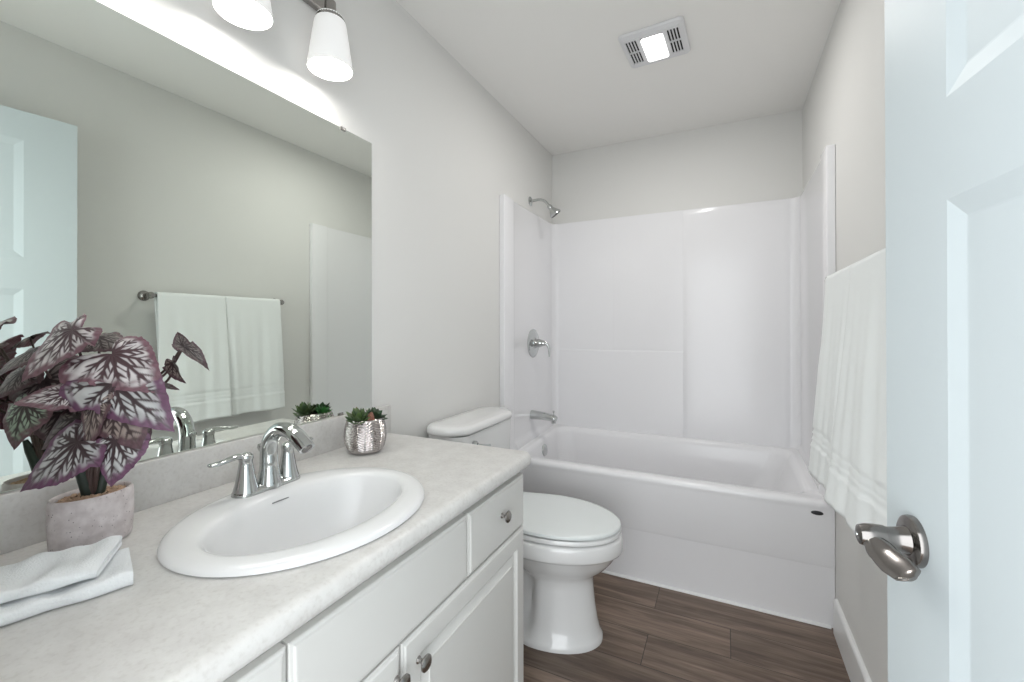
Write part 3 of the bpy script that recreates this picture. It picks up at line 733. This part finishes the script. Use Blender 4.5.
def keyhole(xb, xc, xf, hw, hr, z, tr=0.05, n=30, pw=2.0):
    """bowl/pedestal outline: round front lobe of half width hw, tail of half width hr"""
    top = []
    for k in range(n + 1):
        t = k/n
        if t < 0.62:
            a = math.pi/2*(t/0.62); top.append((xc+(xf-xc)*math.cos(a)**(2/pw), hw*math.sin(a)**(2/pw)))
        else:
            x = xc - (xc-xb)*((t-0.62)/0.38); f = sstep(0, tr, xc-x)
            top.append((x, hw+(hr-hw)*f))
    pts = [Vector((x, TY+y, z)) for x, y in top] + [Vector((x, TY-y, z)) for x, y in reversed(top[1:])]
    return pts
bm = bmesh.new()
secs = [keyhole(0.16, 0.44, 0.676, 0.150, 0.130, 0.0, 0.10), keyhole(0.16, 0.44, 0.676, 0.150, 0.130, 0.014, 0.10), keyhole(0.162, 0.44, 0.671, 0.144, 0.122, 0.022, 0.08), keyhole(0.17, 0.44, 0.665, 0.134, 0.100, 0.038, 0.06),
        keyhole(0.18, 0.445, 0.656, 0.123, 0.080, 0.075, 0.03), keyhole(0.18, 0.445, 0.646, 0.116, 0.072, 0.14, 0.025), keyhole(0.18, 0.445, 0.640, 0.112, 0.072, 0.205, 0.025), keyhole(0.18, 0.445, 0.641, 0.113, 0.080, 0.238, 0.03),
        keyhole(0.18, 0.44, 0.655, 0.121, 0.095, 0.258, 0.06), keyhole(0.17, 0.44, 0.690, 0.142, 0.115, 0.285, 0.10), keyhole(0.16, 0.44, 0.718, 0.165, 0.130, 0.318, 0.14), keyhole(0.15, 0.44, 0.735, 0.182, 0.145, 0.345, 0.16), keyhole(0.15, 0.44, 0.742, 0.1885, 0.150, 0.3535, 0.18),
        keyhole(0.15, 0.44, 0.752, 0.197, 0.155, 0.3575, 0.2), keyhole(0.15, 0.44, 0.755, 0.199, 0.158, 0.364, 0.2), keyhole(0.15, 0.44, 0.752, 0.198, 0.158, 0.403, 0.2), keyhole(0.15, 0.44, 0.748, 0.195, 0.156, 0.4125, 0.2), keyhole(0.16, 0.44, 0.738, 0.186, 0.15, 0.4165, 0.2)]
loft(bm, secs)
obj('bowl', bm, M_porc, to, auto=50)
def egg(xb, xf, hw, z, xc=0.46):
    return keyhole(xb, xc, xf, hw, hw*0.80, z, 0.24, 30, 2.05)
bm = bmesh.new()
loft(bm, [egg(0.275, 0.705, 0.1540, 0.4215), egg(0.262, 0.738, 0.1843, 0.4220), egg(0.252, 0.747, 0.1911, 0.4245), egg(0.252, 0.747, 0.1911, 0.4355), egg(0.256, 0.742, 0.1892, 0.4390)])
obj('seat', bm, M_porc, to, auto=50)
bm = bmesh.new()
loft(bm, [egg(0.275, 0.702, 0.1511, 0.4430), egg(0.256, 0.738, 0.1843, 0.4437), egg(0.248, 0.7465, 0.1911, 0.4460), egg(0.248, 0.7465, 0.1911, 0.4530), egg(0.251, 0.743, 0.1901, 0.4570), egg(0.262, 0.730, 0.1794, 0.4590), egg(0.30, 0.68, 0.1365, 0.4610), egg(0.36, 0.60, 0.0683, 0.4620)])
obj('seat_lid', bm, M_seat, to, auto=60, label='pale greenish white closed toilet lid')
for s in (-1, 1):
    bm = bmesh.new(); box(bm, 0.236, 0.268, TY+s*0.078-0.018, TY+s*0.078+0.018, 0.417, 0.4490, 0.004); obj('hinge', bm, M_seat, to)
    bm = bmesh.new(); lathe(bm, [(0.014, 0.0), (0.0135, 0.010), (0.010, 0.016), (0.003, 0.018)], Matrix.Translation((0.33, TY+s*0.112, 0.0155)), 20); obj('bolt_cap', bm, M_porc, to)

# ------------------------------------------------------------------ towel bar and hanging towels on the right wall
RZ, RXX = 1.372, 1.437
tb = thing('towel_bar', 'brushed nickel towel bar on the right wall holding two white towels', 'towel bar', (W, 1.50, RZ))
bm = bmesh.new(); tube(bm, [(RXX, 1.145, RZ), (RXX, 1.50, RZ), (RXX, 1.855, RZ)], 0.0085, 20); obj('rail', bm, M_nickel, tb)
for y in (1.150, 1.850):
    bm = bmesh.new()
    lathe(bm, [(0.026, 0.0004), (0.026, 0.004), (0.022, 0.010), (0.012, 0.018), (0.0105, 0.040), (0.013, 0.050), (0.0165, 0.060), (0.0165, 0.072), (0.013, 0.079), (0.004, 0.082)], Matrix.Translation((W, y, RZ)) @ Matrix.Rotation(math.radians(-90), 4, 'Y'), 32)
    obj('post', bm, M_nickel, tb)

def hanging_towel(label, y0, y1, zf, zb, seed, flare, yb0, yb1, th=0.0065):
    # flare: how far the hem swings out at the (near, far) edge
    rnd = random.Random(seed)
    ph = [rnd.uniform(0, 6.28) for _ in range(5)]
    prof = []                                     # (x offset from the rail axis, z, amount of fold, front?)
    Rr = 0.0155
    zs = np.linspace(zf, RZ, 90)
    for z in zs:
        k = (RZ-z)/(RZ-zf)
        prof.append((-Rr, z, k, 1))
    for a in range(15, 180, 15):
        prof.append((-Rr*math.cos(math.radians(a)), RZ+Rr*math.sin(math.radians(a)), 0.0, 1))
    for z in np.linspace(RZ, zb, 60):
        k = (RZ-z)/(RZ-zb); prof.append((Rr + 0.006*k, z, k, 0))
    NV = 56
    def surf(off):
        rows = []
        for i, (dx, z, k, fr) in enumerate(prof):
            row = []
            for j in range(NV+1):
                v = j/NV
                yy0, yy1 = (y0, y1)
                sp = 0.008*k*math.sin(ph[0]+2.2*k)
                if not fr: yy0, yy1 = y0 + (yb0-y0)*min(1, k*1.2), y1 + (yb1-y1)*min(1, k*1.2)
                y = yy0+(yy1-yy0)*v + sp
                amp = 0.010*min(1, k*2.2) if fr else 0.003*k
                w = math.sin(v*9.0+ph[1]+1.1*k) * 0.55 + math.sin(v*17+ph[2]-1.6*k)*0.35 + 0.25*math.sin(v*31+ph[3])
                edge = min(1, min(v, 1-v)*9)
                x = RXX + dx - (fr*(flare[0]+(flare[1]-flare[0])*v)*k**1.3) - amp*(0.55+0.6*w)*(0.4+0.6*edge)
                if fr and k > 0.02:               # dobby border: flat woven bands above the hem
                    h = z - zf
                    band = sstep(0.095, 0.10, h)*(1-sstep(0.150, 0.155, h))
                    rib = 0.5+0.5*math.sin((h-0.10)*2*math.pi/0.0115)
                    x += band*(0.0042*rib)
                    x += 0.0016*math.exp(-((h-0.088)/0.004)**2)*-1
                    x += -0.0012*math.exp(-((h-0.012)/0.005)**2)
                zz = z + (0.004*math.sin(v*5+ph[4]) if (k > 0.9) else 0)
                row.append(Vector((x, y, zz)))
            rows.append(row)
        return rows
    rows = surf(0)
    bm = bmesh.new()
    loft_open = [[bm.verts.new(p) for p in r] for r in rows]
    for a, b_ in zip(loft_open, loft_open[1:]):
        for j in range(NV): bm.faces.new((a[j], a[j+1], b_[j+1], b_[j]))
    o = obj('hanging_towel', bm, M_towel, None, auto=None)
    sm = o.modifiers.new('thickness', 'SOLIDIFY'); sm.thickness = th; sm.offset = 0.0; sm.use_even_offset = False
    tag(o, label, 'towel', 'white towels on the bar')
    return o
hanging_towel('white terry bath towel hanging on the bar nearer the door', 1.172, 1.498, 0.722, 0.70, 3, (0.006, 0.060), 1.20, 1.60)
hanging_towel('white terry bath towel hanging on the bar nearer the tub', 1.501, 1.832, 0.720, 0.74, 8, (0.035, 0.048), 1.63, 1.845)

# ------------------------------------------------------------------ folded washcloths on the counter
def washcloth(label, corner, ang, length, width, z0, th, seed, skew=0.0):
    """one cloth folded over once, fold at the front; corner = front corner at the far end"""
    rnd = random.Random(seed)
    u = Vector((-math.sin(ang), -math.cos(ang), 0)); v = Vector((-math.cos(ang), math.sin(ang), 0))
    p1, p2, p3, p4 = [rnd.uniform(0, 6.28) for _ in range(4)]
    NL = 46; half = th/2
    rings = []
    for i in range(NL):
        s = i/(NL-1); sect = []
        e = min(1, min(s, 1-s)*26)
        er = math.sqrt(max(0.0, 1-(1-e)**2))
        hh = half*(0.60+0.40*er)
        endin = 0.006*(1-er)
        gap = 0.0012*(1 if True else 0)
        pts = []
        nb = 20
        for k in range(nb+1): pts.append((width*(1-k/nb)*0.97+0.03*width*0 + half*0.9*(k/nb), -hh))
        for k in range(1, 12): a = math.radians(-90-180*k/12); pts.append((half*0.9+half*0.9*math.cos(a), hh*math.sin(a)))
        for k in range(nb+1): pts.append((half*0.9*(1-k/nb)+width*(k/nb)*0.985, hh))
        pts += [(width*0.99, hh*0.55), (width*0.985, gap), (width*0.6, gap*0.7), (half*1.5, gap*0.4), (width*0.6, -gap*0.7), (width*0.97, -gap), (width*0.99, -hh*0.5)]
        for (q, h) in pts:
            top = h > hh*0.5
            wob = 0.0022*math.sin(s*15+p1+q*30) + 0.0016*math.sin(s*33+p2) + 0.0016*math.sin(q*70+p3+s*6) if top else 0.0
            fr = 0.0022*math.sin(s*19+p4)*max(0, 1-q/(width*0.3))
            L = (length - 2*endin)*s + endin
            P = Vector(corner) + u*(L + skew*q) + v*(q+fr) + Vector((0, 0, z0 - corner[2] + half + h + wob))
            sect.append(P)
        rings.append(sect)
    bm = bmesh.new(); loft(bm, rings)
    bmesh.ops.triangulate(bm, faces=[f for f in bm.faces if len(f.verts) > 4])
    o = obj('folded_washcloth', bm, M_cloth, None, auto=60)
    return tag(o, label, 'washcloth', 'folded washcloths on the counter')
washcloth('white folded washcloth lying on the counter, under another', (0.331, 0.338, CT1), math.radians(20), 0.235, 0.108, CT1+0.0006, 0.0175, 2)
washcloth('white folded washcloth lying on top of the other', (0.302, 0.306, CT1), math.radians(21), 0.205, 0.108, CT1+0.0212, 0.0145, 5, skew=-0.28)

# ------------------------------------------------------------------ begonia in a stone pot
PC = Vector((0.1035, 0.3695, CT1))                 # pot centre
beg = thing('potted_begonia', 'begonia with silver and plum leaves in an oval speckled stone pot', 'potted plant', PC)
def oval(ax, ay, z, n=64): return [Vector((PC.x+ax*math.cos(2*math.pi*i/n), PC.y+ay*math.sin(2*math.pi*i/n), z)) for i in range(n)]
bm = bmesh.new()
z0 = CT1+0.0006
loft(bm, [oval(0.0365, 0.0505, z0), oval(0.0395, 0.0535, z0+0.002), oval(0.0415, 0.0555, z0+0.008), oval(0.0435, 0.0575, z0+0.045), oval(0.0435, 0.0575, z0+0.077), oval(0.042, 0.0565, z0+0.0865), oval(0.0395, 0.054, z0+0.090), oval(0.0365, 0.0505, z0+0.088), oval(0.035, 0.049, z0+0.082), oval(0.034, 0.048, z0+0.062)])
obj('pot', bm, M_pot, beg, auto=50)
bm = bmesh.new(); loft(bm, [oval(0.0335, 0.0475, z0+0.063), oval(0.0345, 0.0485, z0+0.0785), oval(0.026, 0.037, z0+0.083), oval(0.01, 0.015, z0+0.0845)]); so = obj('soil', bm, M_soil, beg)
rnd = random.Random(4)
bm = bmesh.new()
for i in range(300):
    a = rnd.uniform(0, 6.283); r = math.sqrt(rnd.random())*0.97
    c = Vector((PC.x+0.033*r*math.cos(a), PC.y+0.047*r*math.sin(a), z0+0.0825+0.0025*rnd.random()+0.002*(1-r)))
    b2 = bmesh.new(); bmesh.ops.create_icosphere(b2, subdivisions=1, radius=1)
    for vtx in b2.verts: vtx.co *= rnd.uniform(0.75, 1.2)
    M = Matrix.Translation(c) @ Matrix.Rotation(rnd.uniform(0, 6.28), 4, 'Z') @ Matrix.Rotation(rnd.uniform(-0.5, 0.5), 4, 'X') @ Matrix.Diagonal((rnd.uniform(0.003, 0.006), rnd.uniform(0.002, 0.0035), rnd.uniform(0.0012, 0.0022), 1))
    merge(bm, b2, M)
ch = obj('bark_chips', bm, M_bark, beg, auto=20); ch['kind'] = 'stuff'

# leaf outline in its own plane: x along the midrib from the stalk (0) to the tip (1)
OUTL = np.array([(-0.01, 0.0), (-0.10, 0.055), (-0.20, 0.13), (-0.265, 0.22), (-0.25, 0.32), (-0.17, 0.40), (-0.04, 0.455), (0.12, 0.465), (0.28, 0.43), (0.44, 0.36), (0.60, 0.275), (0.75, 0.18), (0.88, 0.085), (0.955, 0.028), (1.0, 0.0)])
OA = np.arctan2(OUTL[:, 1], OUTL[:, 0]); OA[0] = math.pi; ORr = np.hypot(OUTL[:, 0], OUTL[:, 1])
oi = np.argsort(OA); OA, ORr = OA[oi], ORr[oi]
def seg_dist(X, Y, ax, ay, bx_, by):
    dx, dy = bx_-ax, by-ay; L2 = dx*dx+dy*dy
    t = np.clip(((X-ax)*dx+(Y-ay)*dy)/L2, 0, 1)
    return np.hypot(X-ax-t*dx, Y-ay-t*dy), t
def ss(a, b, x):
    t = np.clip((x-a)/(b-a), 0, 1); return t*t*(3-2*t)
def vnoise(X, Y, s, seed):
    r = np.random.RandomState(seed); out = 0
    for k in range(5):
        a, f, p = r.uniform(0, 6.28), s*r.uniform(0.6, 1.6), r.uniform(0, 6.28)
        out = out + np.sin((X*math.cos(a)+Y*math.sin(a))*f+p)
    return out/5

PAL = {'s': ((0.55, 0.52, 0.52), (0.060, 0.028, 0.034), (0.155, 0.075, 0.095)),      # silver, veins, margin
       'p': ((0.44, 0.44, 0.44), (0.036, 0.018, 0.022), (0.125, 0.052, 0.100)),       # violet margin
       'g': ((0.25, 0.32, 0.24), (0.03, 0.022, 0.02), (0.11, 0.055, 0.065)),         # greenish
       'd': ((0.15, 0.13, 0.12), (0.026, 0.015, 0.016), (0.07, 0.036, 0.042)),       # dark
       'b': ((0.25, 0.20, 0.18), (0.036, 0.02, 0.021), (0.09, 0.045, 0.055))}          # young, brownish

def begonia_leaf(A, Tp, N, wid, lob, pal, seed, droop=0.22, dome=0.35, fold=0.0):
    A, Tp, N = Vector(A), Vector(Tp), Vector(N)
    e1 = Tp-A; L = e1.length; e1.normalize(); n = (N - e1*N.dot(e1)).normalized(); e2 = n.cross(e1)
    MA, NR = 252, 46
    th = np.linspace(-math.pi, math.pi, MA, endpoint=False)
    rr = np.interp(np.abs(th), OA, ORr)
    back = ss(math.radians(75), math.radians(125), np.abs(th))*(1-ss(math.radians(150), math.radians(179), np.abs(th)))
    rr = rr*(1+back*(np.where(th > 0, lob[0], lob[1])-1))
    rr = rr*(1+0.010*np.sin(th*23+seed)+0.007*np.sin(th*41+2*seed))
    rho = np.linspace(0.02, 1, NR)
    X = rho[:, None]*(rr*np.cos(th))[None]; Y = rho[:, None]*(rr*np.sin(th)*np.where(th > 0, wid[0], wid[1]))[None]
    RHO = np.repeat(rho[:, None], MA, 1); TH = np.repeat(th[None], NR, 0)
    # veins
    veins = []
    Yn = rho[:, None]*(rr*np.sin(th))[None]
    for a in (0, 27, -27, 57, -57, 93, -93, 130, -130, 158, -158):
        ar = math.radians(a); R = float(np.interp(ar, th, rr))*0.96
        cx_, sx = math.cos(ar), math.sin(ar)
        veins.append((0, 0, R*cx_, R*sx, 0.040 if abs(a) < 100 else 0.026, 0.005))
        for f, ln in ((0.34, 0.34), (0.55, 0.28), (0.74, 0.2)):
            for s in (-1, 1):
                if abs(a) > 120 and f < 0.5: continue
                b = ar+s*math.radians(34); q = R*f
                veins.append((q*cx_, q*sx, q*cx_+R*ln*math.cos(b), q*sx+R*ln*math.sin(b), 0.019, 0.004))
    dmin = np.full(X.shape, 9.0); main = np.full(X.shape, 9.0)
    jit = 0.011*vnoise(X, Yn, 38, seed+5)
    for i, (ax, ay, bx_, by, w0, w1) in enumerate(veins):
        d, t = seg_dist(X, Yn, ax, ay, bx_, by)
        dd = d-(w0+(w1-w0)*t); dmin = np.minimum(dmin, dd)
        if w0 > 0.012: main = np.minimum(main, d)
    vein = 1-ss(-0.004, 0.010, dmin+jit)
    edge = ss(0.70, 0.90, RHO + 0.13*vnoise(X, Yn, 34, seed+1))
    ctr = 1-ss(0.04, 0.24, np.hypot(X, Yn)+0.03*vnoise(X, Yn, 25, seed+2))
    sil, vei, mar = [np.array(c) for c in PAL[pal]]
    tone = 1+0.30*vnoise(X, Yn, 22, seed+3)
    col = sil[None, None]*tone[..., None]
    col = col*(1-edge[..., None]) + mar[None, None]*(1+0.25*vnoise(X, Yn, 60, seed+4))[..., None]*edge[..., None]
    vv = np.maximum(vein*(1-0.55*edge), ctr*0.8)[..., None]
    col = col*(1-vv)+vei[None, None]*vv
    # relief: dome, droop towards the tip, quilting between the veins, ruffled margin
    Zc = -dome*0.5*(Y*Y)/0.45 - droop*(np.clip(X, -0.3, 1.1)**2) - 0.10*RHO**2*(X < 0)
    Zc = Zc + 0.020*np.minimum(main, 0.07)/0.07*(1-0.5*RHO) + 0.018*RHO**3*np.sin(TH*6+seed) + fold*np.abs(Y)
    bm = bmesh.new(); lay = bm.verts.layers.float_color.new('pattern')
    V = []
    for i in range(NR):
        row = []
        for j in range(MA):
            p = A + (e1*X[i, j] + e2*Y[i, j] + n*Zc[i, j])*L
            vtx = bm.verts.new(p); c = np.clip(col[i, j], 0.01, 0.95); vtx[lay] = (c[0], c[1], c[2], 1); row.append(vtx)
        V.append(row)
    for a, b_ in zip(V, V[1:]):
        for j in range(MA): k = (j+1) % MA; bm.faces.new((b_[j], b_[k], a[k], a[j]))
    c0 = bm.verts.new(A); c0[lay] = (*vei, 1)
    for j in range(MA): bm.faces.new((c0, V[0][j], V[0][(j+1) % MA]))
    bm.transform(MW[beg].inverted())
    me = bpy.data.meshes.new('leaf'); bm.to_mesh(me); bm.free(); me.materials.append(M_leaf); me.shade_smooth()
    o = bpy.data.objects.new('leaf', me); COL.objects.link(o); o.parent = beg; MW[o] = MW[beg].copy()
    if n.z < -2: me.flip_normals()
    return o

LEAVES = [
    ((0.1799, 0.3160, 1.2099), (0.1485, 0.2621, 1.1353), (0.2343, -0.7090, 0.7172), (1.15, 1.25), (1.0, 1.0), 's', 0.10, 0.20, 0.00),
    ((0.2428, 0.3413, 1.1722), (0.3219, 0.3689, 1.1171), (0.4404, -0.6753, 0.5970), (0.95, 1.05), (1.0, 1.75), 's', 0.14, 0.25, 0.00),
    ((0.2655, 0.3336, 1.1274), (0.3481, 0.3697, 1.0579), (0.4934, -0.7385, 0.4967), (1.0, 0.78), (1.0, 1.9), 'p', 0.16, 0.25, 0.00),
    ((0.2010, 0.3067, 1.1147), (0.1725, 0.2516, 1.1072), (0.1949, -0.6281, 0.7475), (1.2, 1.25), (1.2, 1.2), 's', 0.10, 0.25, 0.00),
    ((0.1143, 0.2845, 1.0932), (0.1199, 0.2597, 1.0277), (0.2606, -0.7629, 0.5470), (1.4, 1.4), (1.3, 1.3), 'g', 0.18, 0.30, 0.00),
    ((0.1880, 0.3205, 1.0710), (0.1467, 0.2839, 1.0279), (0.2825, -0.8079, 0.4968), (1.3, 1.3), (1.3, 1.3), 'd', 0.16, 0.30, 0.00),
    ((0.2411, 0.3020, 1.0436), (0.1846, 0.2525, 0.9783), (0.2825, -0.8079, 0.4968), (1.05, 1.05), (1.0, 1.2), 'p', 0.10, 0.22, 0.00),
    ((0.2550, 0.3175, 1.1016), (0.2503, 0.3011, 1.0242), (0.2145, -0.8966, 0.2966), (0.7, 0.75), (1, 1), 'b', 0.12, 0.35, 0.00),
    ((0.2795, 0.3317, 1.0922), (0.3152, 0.3438, 1.0301), (0.5510, -0.7882, 0.2964), (1.25, 1.25), (1.3, 1.3), 'b', 0.12, 0.30, 0.00),
    ((0.2843, 0.3286, 1.0452), (0.2822, 0.3201, 0.9744), (0.5741, -0.7214, 0.3966), (1.25, 0.75), (1.0, 0.9), 'p', 0.12, 0.25, 0.00),
    ((0.2368, 0.3778, 1.0548), (0.2440, 0.3871, 1.0055), (1.0719, -0.1450, 0.1977), (0.75, 0.75), (1, 1), 'd', 0.10, 0.30, 0.00),
    ((0.1117, 0.2940, 1.1779), (0.0984, 0.2487, 1.1433), (0.1292, -0.4933, 0.8481), (1.2, 1.2), (1.2, 1.2), 'd', 0.16, 0.30, 0.00),
    ((0.1690, 0.3443, 1.1438), (0.1201, 0.2984, 1.1107), (0.1730, -0.5832, 0.7477), (1.3, 1.3), (1.2, 1.2), 'g', 0.12, 0.30, 0.00),
    ((0.1244, 0.3229, 1.0747), (0.1686, 0.3447, 1.0187), (0.4623, -0.7203, 0.3968), (1.4, 1.4), (1.3, 1.3), 'd', 0.15, 0.30, 0.00),
    ((0.1458, 0.3606, 1.1959), (0.2040, 0.3779, 1.1826), (0.3988, -0.3618, 0.6981), (0.9, 1.1), (1.2, 1.2), 'd', 0.15, 0.30, 0.00),
    ((0.0870, 0.2877, 1.1422), (0.0727, 0.2531, 1.1013), (0.2168, -0.6731, 0.6973), (1.3, 1.3), (1.2, 1.2), 'd', 0.16, 0.30, 0.00),
    ((0.1930, 0.3507, 1.0985), (0.2518, 0.3739, 1.0635), (0.4404, -0.6753, 0.4970), (1.3, 1.4), (1.3, 1.5), 'd', 0.16, 0.30, 0.00),
    ((0.1049, 0.3076, 1.1281), (0.1526, 0.3255, 1.0799), (0.4404, -0.6753, 0.4970), (1.4, 1.4), (1.4, 1.4), 'd', 0.16, 0.30, 0.00),
    ((0.2608, 0.4334, 1.1797), (0.2976, 0.4571, 1.1426), (0.5129, -0.1394, 0.5487), (0.55, 0.55), (1, 1), 'd', 0.15, 0.30, 0.50),
    ((0.2577, 0.4319, 1.1814), (0.2443, 0.4309, 1.2075), (0.7561, -0.4102, 0.0973), (0.85, 0.85), (1, 1), 'd', 0.10, 0.30, 0.40),
    ((0.2492, 0.4223, 1.1523), (0.2606, 0.4336, 1.1136), (-0.0529, -0.8045, 0.1973), (1.0, 1.0), (1, 1), 'b', 0.10, 0.30, 0.50),
    ((0.2401, 0.3958, 1.1170), (0.2768, 0.4193, 1.1112), (0.3550, -0.2719, 0.7985), (0.5, 0.5), (1, 1), 'd', 0.10, 0.30, 0.30),
]
SOILZ = z0+0.083
for i, (A, Tp, N, wid, lob, pal, dr, dm, fo) in enumerate(LEAVES):
    begonia_leaf(A, Tp, N, wid, lob, pal, i*7+3, dr, dm, fo)
    A = Vector(A); a = i*2.4
    foot = Vector((PC.x-0.002+0.005*math.cos(a), PC.y+0.007*math.sin(a), SOILZ-0.004))
    nv = Vector(N).normalized()
    mid = foot.lerp(A, 0.42); mid.x = foot.x+(mid.x-foot.x)*0.45; mid.y = foot.y+(mid.y-foot.y)*0.5; mid.z += 0.03*(1 if A.z > 1.02 else 0.4); m2 = foot.lerp(A, 0.8) + Vector((0, 0, 0.012)) - nv*0.012
    bm = bmesh.new(); tube(bm, catmull([foot, mid, m2, A-nv*0.001], 7), [0.0034, 0.0028, 0.0022, 0.0015], 8)
    obj('stem', bm, M_petiole, beg)
for k, (dx, dy, hgt, lean) in enumerate(((0.0, -0.006, 0.085, -0.02), (0.006, 0.006, 0.10, 0.025), (-0.006, 0.002, 0.09, 0.0))):
    bm = bmesh.new()
    f = Vector((PC.x+dx, PC.y+dy, SOILZ-0.004))
    tube(bm, catmull([f, f+Vector((0, lean*0.3, hgt*0.4)), f+Vector((0.002, lean*0.7, hgt*0.75)), f+Vector((0.004, lean, hgt))], 6), [0.0075, 0.0085, 0.0075, 0.004], 14)
    obj('stalk', bm, M_stem, beg)

# ------------------------------------------------------------------ succulents in a hammered silver pot
SC = Vector((0.1170, 1.006, CT1)); SK = 1.46; SKZ = 1.26
suc = thing('potted_succulent', 'small green succulents in a hammered silver pot by the counter end', 'potted plant', SC)
bm = bmesh.new()
prof = [(0.024, 0.0006), (0.0305, 0.0012), (0.0335, 0.004), (0.0375, 0.013), (0.0405, 0.026), (0.0418, 0.040), (0.0412, 0.053), (0.0392, 0.066), (0.0365, 0.076), (0.0352, 0.0795), (0.0340, 0.081), (0.0330, 0.0795), (0.0335, 0.070), (0.034, 0.060)]
hs = np.linspace(0, 1, 58); pr_ = [p for p in prof]
dense = []
arcl = np.concatenate([[0], np.cumsum([math.hypot(a[0]-b[0], a[1]-b[1]) for a, b in zip(pr_, pr_[1:])])])
for s in np.linspace(0, arcl[-1], 110): dense.append((SK*float(np.interp(s, arcl, [p[0] for p in pr_])), SKZ*float(np.interp(s, arcl, [p[1] for p in pr_])), s))
NP = 176; rings = []
send = arcl[9]
for r, h, s in dense:
    ring = []
    for i in range(NP):
        a = 2*math.pi*i/NP
        on = sstep(arcl[2], arcl[3], s)*(1-sstep(arcl[8], arcl[9], s))
        zig = abs(((a*8/math.pi) % 2)-1)              # chevrons
        d = 0.0020*math.sin((h*1000/6.6 + zig*1.6)*2*math.pi/1.0*0.9 + 0.8*math.sin(a*17))
        d += 0.0003*math.sin(a*61+h*900)
        rr_ = r+d*on
        ring.append(SC + Vector((rr_*math.cos(a), rr_*math.sin(a), h)))
    rings.append(ring)
loft(bm, rings, True, False)
obj('pot', bm, M_hammer, suc, auto=70)
bm = bmesh.new(); lathe(bm, [(SK*0.0335, SKZ*0.0615), (SK*0.0334, SKZ*0.072), (SK*0.02, SKZ*0.074), (SK*0.004, SKZ*0.0745)], Matrix.Translation(SC), 32); obj('soil', bm, M_soil, suc)

def succulent_leaf(bm, lay, base, d, up, L, w, th, cb, ct, curl):
    d = d.normalized(); side = d.cross(up).normalized(); n = side.cross(d).normalized()
    K = 9; Q = 10; rows = []
    for i in range(K+1):
        t = i/K
        ww = w*(0.42+0.58*math.sin(min(1, t*1.5)*math.pi/2))*(1-t**3.2)+0.0003
        tt = th*(1-t**2)*0.9+0.0003
        c = base + d*(L*t) + n*(curl*L*t*t)
        col = [cb[k]*(1-t)+ct[k]*t for k in range(3)]
        if t > 0.92: col = [0.22, 0.06, 0.06] if ct[0] > 0.1 else [x*0.8 for x in col]
        row = []
        for q in range(Q):
            a = 2*math.pi*q/Q; vtx = bm.verts.new(c + side*(ww*math.cos(a)) + n*(tt*math.sin(a)*(0.6 if math.sin(a) > 0 else 1)))
            vtx[lay] = (*col, 1); row.append(vtx)
        rows.append(row)
    for a, b_ in zip(rows, rows[1:]):
        for q in range(Q): bm.faces.new((a[q], a[(q+1) % Q], b_[(q+1) % Q], b_[q]))
    bm.faces.new(rows[-1]); bm.faces.new(list(reversed(rows[0])))
def rosette(c, axis, R, layers, cb, ct, seed, w=0.36, label=None):
    rnd = random.Random(seed); axis = Vector(axis).normalized()
    q = axis.to_track_quat('Z', 'Y')
    bm = bmesh.new(); lay = bm.verts.layers.float_color.new('pattern')
    for li, (cnt, el, ln) in enumerate(layers):
        for k in range(cnt):
            a = 2*math.pi*(k+0.5*(li % 2))/cnt + rnd.uniform(-0.12, 0.12); e = math.radians(el+rnd.uniform(-5, 5))
            d = q @ Vector((math.cos(a)*math.cos(e), math.sin(a)*math.cos(e), math.sin(e)))
            f = rnd.uniform(0.85, 1.12)
            succulent_leaf(bm, lay, Vector(c)+d*0.002, d, axis, R*ln*f, R*w*ln, R*0.10, [x*rnd.uniform(0.8, 1.2) for x in cb], [x*rnd.uniform(0.8, 1.2) for x in ct], 0.14)
    return obj('rosette', bm, M_succ, suc, auto=None, label=label)
Zt = CT1+0.075*SKZ
G1, G2 = (0.020, 0.045, 0.016), (0.060, 0.115, 0.040)
rosette((SC.x+0.004, SC.y-0.029, Zt), (0.10, -0.30, 1), 0.043, ((8, 18, 1.0), (7, 40, 1.05), (6, 62, 1.0), (3, 80, 0.85)), G1, (0.085, 0.135, 0.045), 1, 0.27)
rosette((SC.x+0.008, SC.y+0.026, Zt), (0.30, 0.25, 1), 0.043, ((9, 12, 1.05), (8, 30, 0.95), (6, 50, 0.8), (4, 70, 0.55)), (0.016, 0.036, 0.016), (0.030, 0.062, 0.026), 2, 0.40)
rosette((SC.x-0.028, SC.y+0.006, Zt), (-0.45, 0.1, 1), 0.030, ((8, 15, 1.0), (7, 40, 1.0), (5, 65, 0.9)), (0.02, 0.09, 0.02), (0.06, 0.22, 0.05), 3, 0.25, label='brighter green rosette at the back')
bm = bmesh.new()
rnd = random.Random(9)
BC = Vector((SC.x+0.032, SC.y-0.010, Zt-0.002))
for k in range(46):
    t = (k+0.5)/46; a = k*2.39996; r = 0.0085*math.sqrt(1-(t*0.95)**2); c = BC + Vector((r*math.cos(a), r*math.sin(a), 0.030*t))
    b2 = bmesh.new(); bmesh.ops.create_icosphere(b2, subdivisions=1, radius=0.0034*(1-0.35*t)); merge(bm, b2, Matrix.Translation(c))
tube(bm, [BC-Vector((0, 0, 0.003)), BC+Vector((0, 0, 0.026))], 0.006, 10)
obj('flower_bud', bm, M_bud, suc, label='pinkish bead-like bud between the rosettes')
